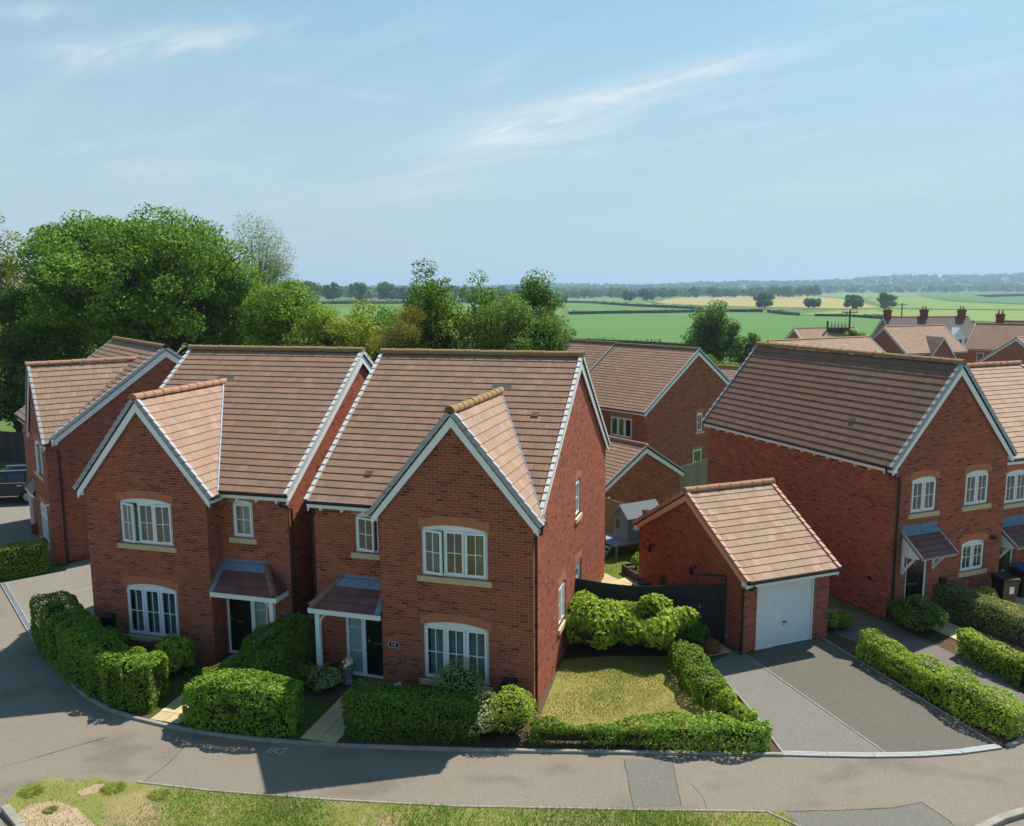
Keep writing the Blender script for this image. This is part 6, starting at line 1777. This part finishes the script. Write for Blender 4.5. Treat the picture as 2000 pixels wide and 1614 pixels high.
def far_gable(root, x0, w, proj, He, rise):
    """a small projecting wing on a distant house: wall and roof"""
    mb = MB(); mb.prism([(x0, -proj, -2), (x0 + w, -proj, -2), (x0 + w, -proj, He), (x0 + w / 2, -proj, He + rise), (x0, -proj, He)], (0, proj + 3.2, 0)); mb.build('wing_wall', FARBRICK, root)
    rf = MB(); sl = rise / (w / 2)
    for s in (-1, 1):
        a, b = Vector((x0 + w / 2, -proj - .15, He + rise + .12)), Vector((x0 + w / 2 + s * (w / 2 + .2), -proj - .15, He + .12 - .2 * sl))
        n = 12
        for k in range(n):
            p, q = b.lerp(a, k / n), b.lerp(a, (k + 1) / n); up = Vector((s * sl, 0, 1)).normalized()
            rf.quad(p + up * .05, q + up * .01, q + up * .01 + Vector((0, proj + 3.4, 0)), p + up * .05 + Vector((0, proj + 3.4, 0)), t=jit(PAL_TILE[0], .1)); rf.quad(p, p + up * .05, p + up * .05 + Vector((0, proj + 3.4, 0)), p + Vector((0, proj + 3.4, 0)), t=(.1, .07, .05))
    rf.build('wing_roof', TILE, root)
    bb = MB()
    for s in (-1, 1):
        a, b = Vector((x0 + w / 2, -proj - .17, He + rise + .1)), Vector((x0 + w / 2 + s * (w / 2 + .2), -proj - .17, He + .1 - .2 * sl)); bb.prism([a, b, b - Vector((0, 0, .25)), a - Vector((0, 0, .3))], (0, -.04, 0))
    bb.build('bargeboard', WHITE, root)
far_gable(h3, 3.6, 4.2, .5, 4.3, 2.6)
def G4b(root, walls):
    for u_ in (1.6, 4.0, 6.2): window(root, walls['front'], u_, 1.0, 3.1, 1.25, lights=1, rise=0, arch=False, sill=False, bars=False)
far_house('brick_house', 'distant brick house with small upstairs windows under a broad roof', (1908, 634), (2040, 637), 4.6, 9.5, 3.4, dict(pal=PAL_TILE, build=G4b))
far_house('brick_house', 'tiled roof slope at the right edge in front of the broad roof', (1985, 662), (2110, 650), 4.2, 8.5, 3.2, dict(pal=PAL_TILE))
SLATE = [(.17, .135, .14), (.15, .125, .13), (.19, .15, .15)]
def chimneys(root, xs_, y_, z_):
    for x_ in xs_:
        c = MB(); c.box(XYZ, x_ - .55, x_ + .55, y_ - .4, y_ + .4, z_ - .8, z_ + 1.3, t=(.24, .07, .045)); c.box(XYZ, x_ - .65, x_ + .65, y_ - .5, y_ + .5, z_ + 1.0, z_ + 1.2, t=(.3, .09, .05)); c.box(XYZ, x_ - .62, x_ + .62, y_ - .47, y_ + .47, z_ + 1.3, z_ + 1.42, t=(.2, .07, .05))
        co = c.build('chimney', BRICK, root)
        for k in (-.25, .25): p = MB(); p.tube([(x_ + k, y_, z_ + 1.42), (x_ + k, y_, z_ + 1.95)], [.14, .11], 8); p.build('chimney_pot', RIDGE_RED, co)
oh = far_house('old_house', 'old slate-roofed brick house with three tall chimneys in the distance', (1726, 621), (1890, 620), 5.0, 9, 3.4, dict(pal=SLATE, ridge=FARBRICK, verge=LEAD), He=5.2)
chimneys(oh, (.6, 7.0, 13.6), 4.5, 8.6)
gb = MB(); gb.prism([(9.9, -.5, 2), (11.9, -.5, 2), (11.9, -.5, 5.6), (10.9, -.5, 7.0), (9.9, -.5, 5.6)], (0, 3, 0)); gb.build('gablet', WHITE, oh)
MB().box(XYZ, 10.45, 11.35, -.54, -.505, 3.6, 5.0).build('window', mat('dark_pane', (.02, .02, .025), .1), oh)
oh2 = far_house('old_house', 'dark slate roof with a single chimney at the far right edge', (1962, 629), (2090, 631), 5.0, 9, 3.2, dict(pal=SLATE, ridge=FARBRICK, verge=LEAD), He=5.2)
chimneys(oh2, (-.6,), 4.5, 8.2)

def pole(label, px, dist, h, transformer=False):
    x_, y_ = by_px(px, dist); t = thing('utility_pole', label, 'utility pole', (x_, y_, H(x_, y_)))
    q = MB(); q.tube([(0, 0, -.5), (0, 0, h)], [.16, .12], 10); q.build('pole', BARK, t)
    c = MB(); c.box(XYZ, -1.1, 1.1, -.06, .06, h - .45, h - .32); c.build('crossarm', BARK, t)
    for k in (-1, -.5, .5, 1):
        i = MB(); i.lathe((k, 0, h - .32), [(.03, 0), (.07, .08), (.04, .14), (.07, .2), (0, .26)], 8); i.build('insulator', CONC, t)
    if transformer:
        b = MB(); b.box(XYZ, -2.9, -.2, -.3, .3, h - 3.2, h - 2.6); b.build('platform', BARK, t)
        for k in range(5): i = MB(); i.lathe((-2.6 + k * .5, 0, h - 2.6), [(.12, 0), (.12, .5), (.05, .55), (.05, .9), (0, .95)], 8); i.build('insulator', mat('blue_grey', (.2, .28, .33), .5), t)
        p2 = MB(); p2.tube([(-3.2, 0, -.5), (-3.2, 0, h - 1.6)], .15, 10); p2.build('stub_pole', BARK, t)
pole('wooden utility pole with transformer rack and stub pole behind the roofs', 1661, 122, 10.6, True)
pole('slim utility pole behind the old slate house', 1762, 190, 13.0)

# ================================================================== fields and far trees
def field(px_pts, col, col2, name='field', sc=.05, amt=.6, z=.35):
    key = 'field_%.3f_%.3f_%.3f' % col
    m_ = mat(key, col, .95, .05, noise=[(sc, amt, col2, .4, .65), ((.25, .03, .1), .25, tuple(q * .85 for q in col), .45, .7)])
    mb = MB(); mb.quad(*[land(*p) + Vector((0, 0, z)) for p in px_pts]); return mb.build(name, m_, None, 'structure')
field([(1080, 676), (1490, 700), (1740, 650), (1900, 632), (1720, 620), (1560, 618), (1420, 611), (1300, 613), (1112, 616)], (.085, .175, .046), (.11, .20, .055))
field([(1098, 592), (1240, 600), (1372, 606), (1300, 610), (1112, 613)], (.095, .18, .052), (.11, .195, .055))
field([(1090, 590), (1100, 583), (1180, 581), (1262, 589), (1372, 602), (1240, 598)], (.12, .20, .060), (.14, .22, .07))
field([(1268, 592), (1325, 582), (1440, 578), (1560, 577), (1640, 584), (1722, 602), (1640, 604), (1560, 602), (1400, 599)], (.32, .27, .10), (.27, .245, .09))
field([(1548, 616), (1640, 607), (1724, 605), (1850, 607), (2010, 608), (2010, 633), (1880, 628), (1720, 617)], (.17, .235, .060), (.20, .26, .075))
field([(1690, 583), (1790, 579), (1850, 590), (2010, 597), (2010, 606), (1850, 605), (1730, 602)], (.15, .225, .060), (.19, .25, .075))
field([(1800, 577), (2010, 574), (2010, 595), (1860, 589)], (.075, .165, .055), (.09, .18, .06))
field([(1900, 577), (2010, 573.5), (2010, 579), (1930, 581)], (.27, .27, .10), (.24, .25, .10))
field([(1560, 576), (1640, 573), (1790, 573), (1800, 577), (1690, 582), (1640, 582)], (.15, .22, .065), (.18, .24, .08))
field([(560, 640), (640, 604), (760, 597), (1095, 592), (1095, 630), (1080, 676)], (.10, .185, .045), (.13, .20, .055))
field([(590, 594), (640, 590), (660, 592), (600, 598)], (.30, .25, .10), (.26, .23, .09))

def hedgerow(label, px, h, seed, w=2.2, size=.9, dens=5.0):
    pts = [land(*p) for p in px]; rng = np.random.default_rng(seed); Xs, Ns = [], []
    for a, b in zip(pts, pts[1:]):
        L = (b - a).length; n = int(L * dens); q = rng.uniform(0, 1, n)[:, None]; A, B = np.array(a), np.array(b)
        X = A + (B - A) * q + np.column_stack([rng.normal(size=n) * w * .35, rng.normal(size=n) * w * .35, rng.uniform(0.1, 1, n) * h * (1 + .25 * np.sin(q[:, 0] * L * .13 + seed))]); Xs.append(X)
    X = np.concatenate(Xs); N = rng.normal(size=X.shape); N[:, 2] = abs(N[:, 2])
    V, c = leaves(X, N, size, T_DARK, rng, wide=.45)
    o = thing('hedgerow', label, 'hedgerow', tuple(pts[0])); quads_np('foliage', V - np.array(pts[0]), FARLEAF, c, o)
    cm = MB()
    for a, b in zip(pts, pts[1:]):
        a, b = a - pts[0], b - pts[0]; d = (b - a).normalized(); s = Vector((-d.y, d.x, 0)) * w * .4
        cm.prism([a - s, a + s, a + s * .7 + Vector((0, 0, h * .8)), a - s * .7 + Vector((0, 0, h * .8))], b - a)  # dark core prism within the leaves, inner shade put into its colour
    cm.build('stems', TWIG_SHADE, o)
hedgerow('upper dark field hedge sloping down to the right', [(1095, 591), (1160, 593), (1240, 599), (1310, 602), (1370, 606)], 3.0, 1, dens=3.5, size=1.1)
hedgerow('lower dark field hedge crossing the middle of the green field', [(1112, 615), (1200, 613), (1300, 612), (1390, 610), (1490, 610)], 2.6, 2, dens=5)
hedgerow('short field hedge right of the round tree before the pole', [(1500, 611), (1560, 618)], 2.4, 3, dens=6)
hedgerow('field hedge behind the pole running to the old house', [(1592, 619), (1660, 620), (1740, 626), (1900, 634)], 2.2, 4, dens=6)
hedgerow('leafy boundary hedge along the near edge of the green field', [(1118, 672), (1200, 675), (1290, 680), (1350, 685)], 2.2, 5, dens=22, size=.45, w=2.0)
hedgerow('far hedge under the row of field trees', [(1330, 578), (1400, 577), (1460, 576), (1560, 575)], 3.0, 6, dens=2.2, size=1.5)
hedgerow('hedge on the left skyline behind the ash', [(570, 596), (680, 594), (760, 594), (1000, 590), (1100, 588)], 3.0, 7, dens=3, size=1.3)

FT = [(1493, 604, 570, 44), (1586, 604, 581, 40), (1664, 606, 575, 46), (1730, 607, 571, 38), (1590, 580, 555, 30), (1533, 579, 556, 26), (1560, 579, 558, 22), (1512, 579, 558, 22), (1465, 575, 556, 24), (1230, 591, 566, 36), (1265, 590, 562, 36), (1294, 584, 562, 24), (1314, 583, 563, 20),
      (1357, 577, 555, 26), (1392, 577, 556, 28), (1425, 577, 557, 28), (702, 593, 550, 42), (612, 592, 547, 46), (650, 590, 552, 40), (580, 588, 550, 30), (756, 591, 551, 48), (790, 590, 560, 34), (884, 588, 555, 32), (906, 588, 557, 26), (925, 588, 560, 22), (984, 588, 557, 30), (1010, 588, 560, 24), (1095, 590, 571, 34), (1141, 580, 566, 20)]
NM = ['oak standing alone in the tan field, leftmost of four', 'small oak between the two tallest field trees', 'spreading oak behind the utility pole', 'tall rounded oak, rightmost of the lone field trees', 'tall oak on the skyline beyond the tan field', 'oak in the far clump beyond the tan field, its largest', 'slim oak in the far clump beyond the tan field', 'oak at the left end of the far clump beyond the tan field', 'broad tree beyond the tan field right of the tree row', 'left tree of the dense clump at the tan field corner', 'right tree of the dense clump at the tan field corner', 'tree just right of the clump at the tan field corner', 'small tree ending the clump at the tan field corner', 'first tree of the row above the tan field', 'middle tree of the row above the tan field', 'last tree of the row above the tan field', 'round oak alone against the left skyline', 'large oak beside the birch on the left skyline', 'broad oak just left of the lone round one', 'blue-green oak touching the birch', 'broad oak right of the lone round one', 'tree behind the slender forked tree, to its left', 'skyline tree right of the slender forked tree', 'narrow skyline tree right of the forked tree', 'small skyline tree left of the airy tree', 'skyline tree behind the airy tree', 'skyline tree behind the broad leaning tree', 'rounded tree right of the broad leaning tree', 'small tree at the far end of the upper field']
for i, ((cx, by, ty, wd), nm) in enumerate(zip(FT, NM)):
    p = land(cx, by, 1500); dist = p.y; ht = (by - ty) / F_PX * dist; r = wd / 2 / F_PX * dist
    ft = tree('oak_tree', nm, p.x, p.y, ht, r * 1.08, ht * .47, ht * .53, T_DARK + [(.065, .12, .035)], nl=28, nleaf=120, size=r * .14, seed=200 + i, trunk=ht * .028, lob=.34, m=FARLEAF, group='far field trees', z=p.z, wide=.45)

# woodland on the far hills: reads as one mass
rng = np.random.default_rng(77); Vs, cs_ = [], []
def wood(n, a0, a1, d0, d1, hmin, hmax, k=16):
    for i in range(n):
        az, dd = rng.uniform(a0, a1), rng.uniform(d0, d1); x_, y_ = az * dd, dd; z_ = H(x_, y_); hh = rng.uniform(hmin, hmax)
        e = unit(rng.normal(size=(k, 3))); e[:, 2] = abs(e[:, 2]); X = np.array([x_, y_, z_ + hh * .35]) + e * np.array([hh * .55, hh * .55, hh * .6])
        V, c = leaves(X, e, hh * .85, T_DARK[:2], rng, wide=.5, cv=.1); Vs.append(V); cs_.append(c)
wood(500, -.45, .75, 2300, 2900, 12, 20, 10)
wood(2400, -.45, .80, 3000, 5200, 12, 20, 9)
wood(170, .05, .36, 1500, 2200, 11, 17)
wood(160, -.30, .06, 1000, 1700, 10, 15)
o = quads_np('distant_woodland', np.concatenate(Vs), FARLEAF, np.concatenate(cs_), None, 'stuff')
tag(o, 'blue hazy woodland covering the far hills along the horizon', 'woodland')

# ================================================================== air
hz = MB(); hz.box(XYZ, -7700, 7700, -340, 7700, -10.5, 105)
HZM = bpy.data.materials.new('haze'); HZM.use_nodes = True
hn = HZM.node_tree.nodes; hn.remove(hn['Principled BSDF'])
pv = hn.new('ShaderNodeVolumePrincipled'); pv.inputs['Color'].default_value = (.52, .74, .98, 1); pv.inputs['Density'].default_value = 1.8e-4; pv.inputs['Anisotropy'].default_value = .2
HZM.node_tree.links.new(pv.outputs[0], hn['Material Output'].inputs['Volume'])
import bmesh
hme = hz.mesh('haze', HZM); hb = bmesh.new(); hb.from_mesh(hme); bmesh.ops.remove_doubles(hb, verts=hb.verts, dist=1e-3); bmesh.ops.recalc_face_normals(hb, faces=hb.faces); hb.to_mesh(hme); hb.free()
ho = link('haze', hme, None, 'stuff'); tag(ho, 'thin blue summer haze lying over the whole landscape', 'haze')
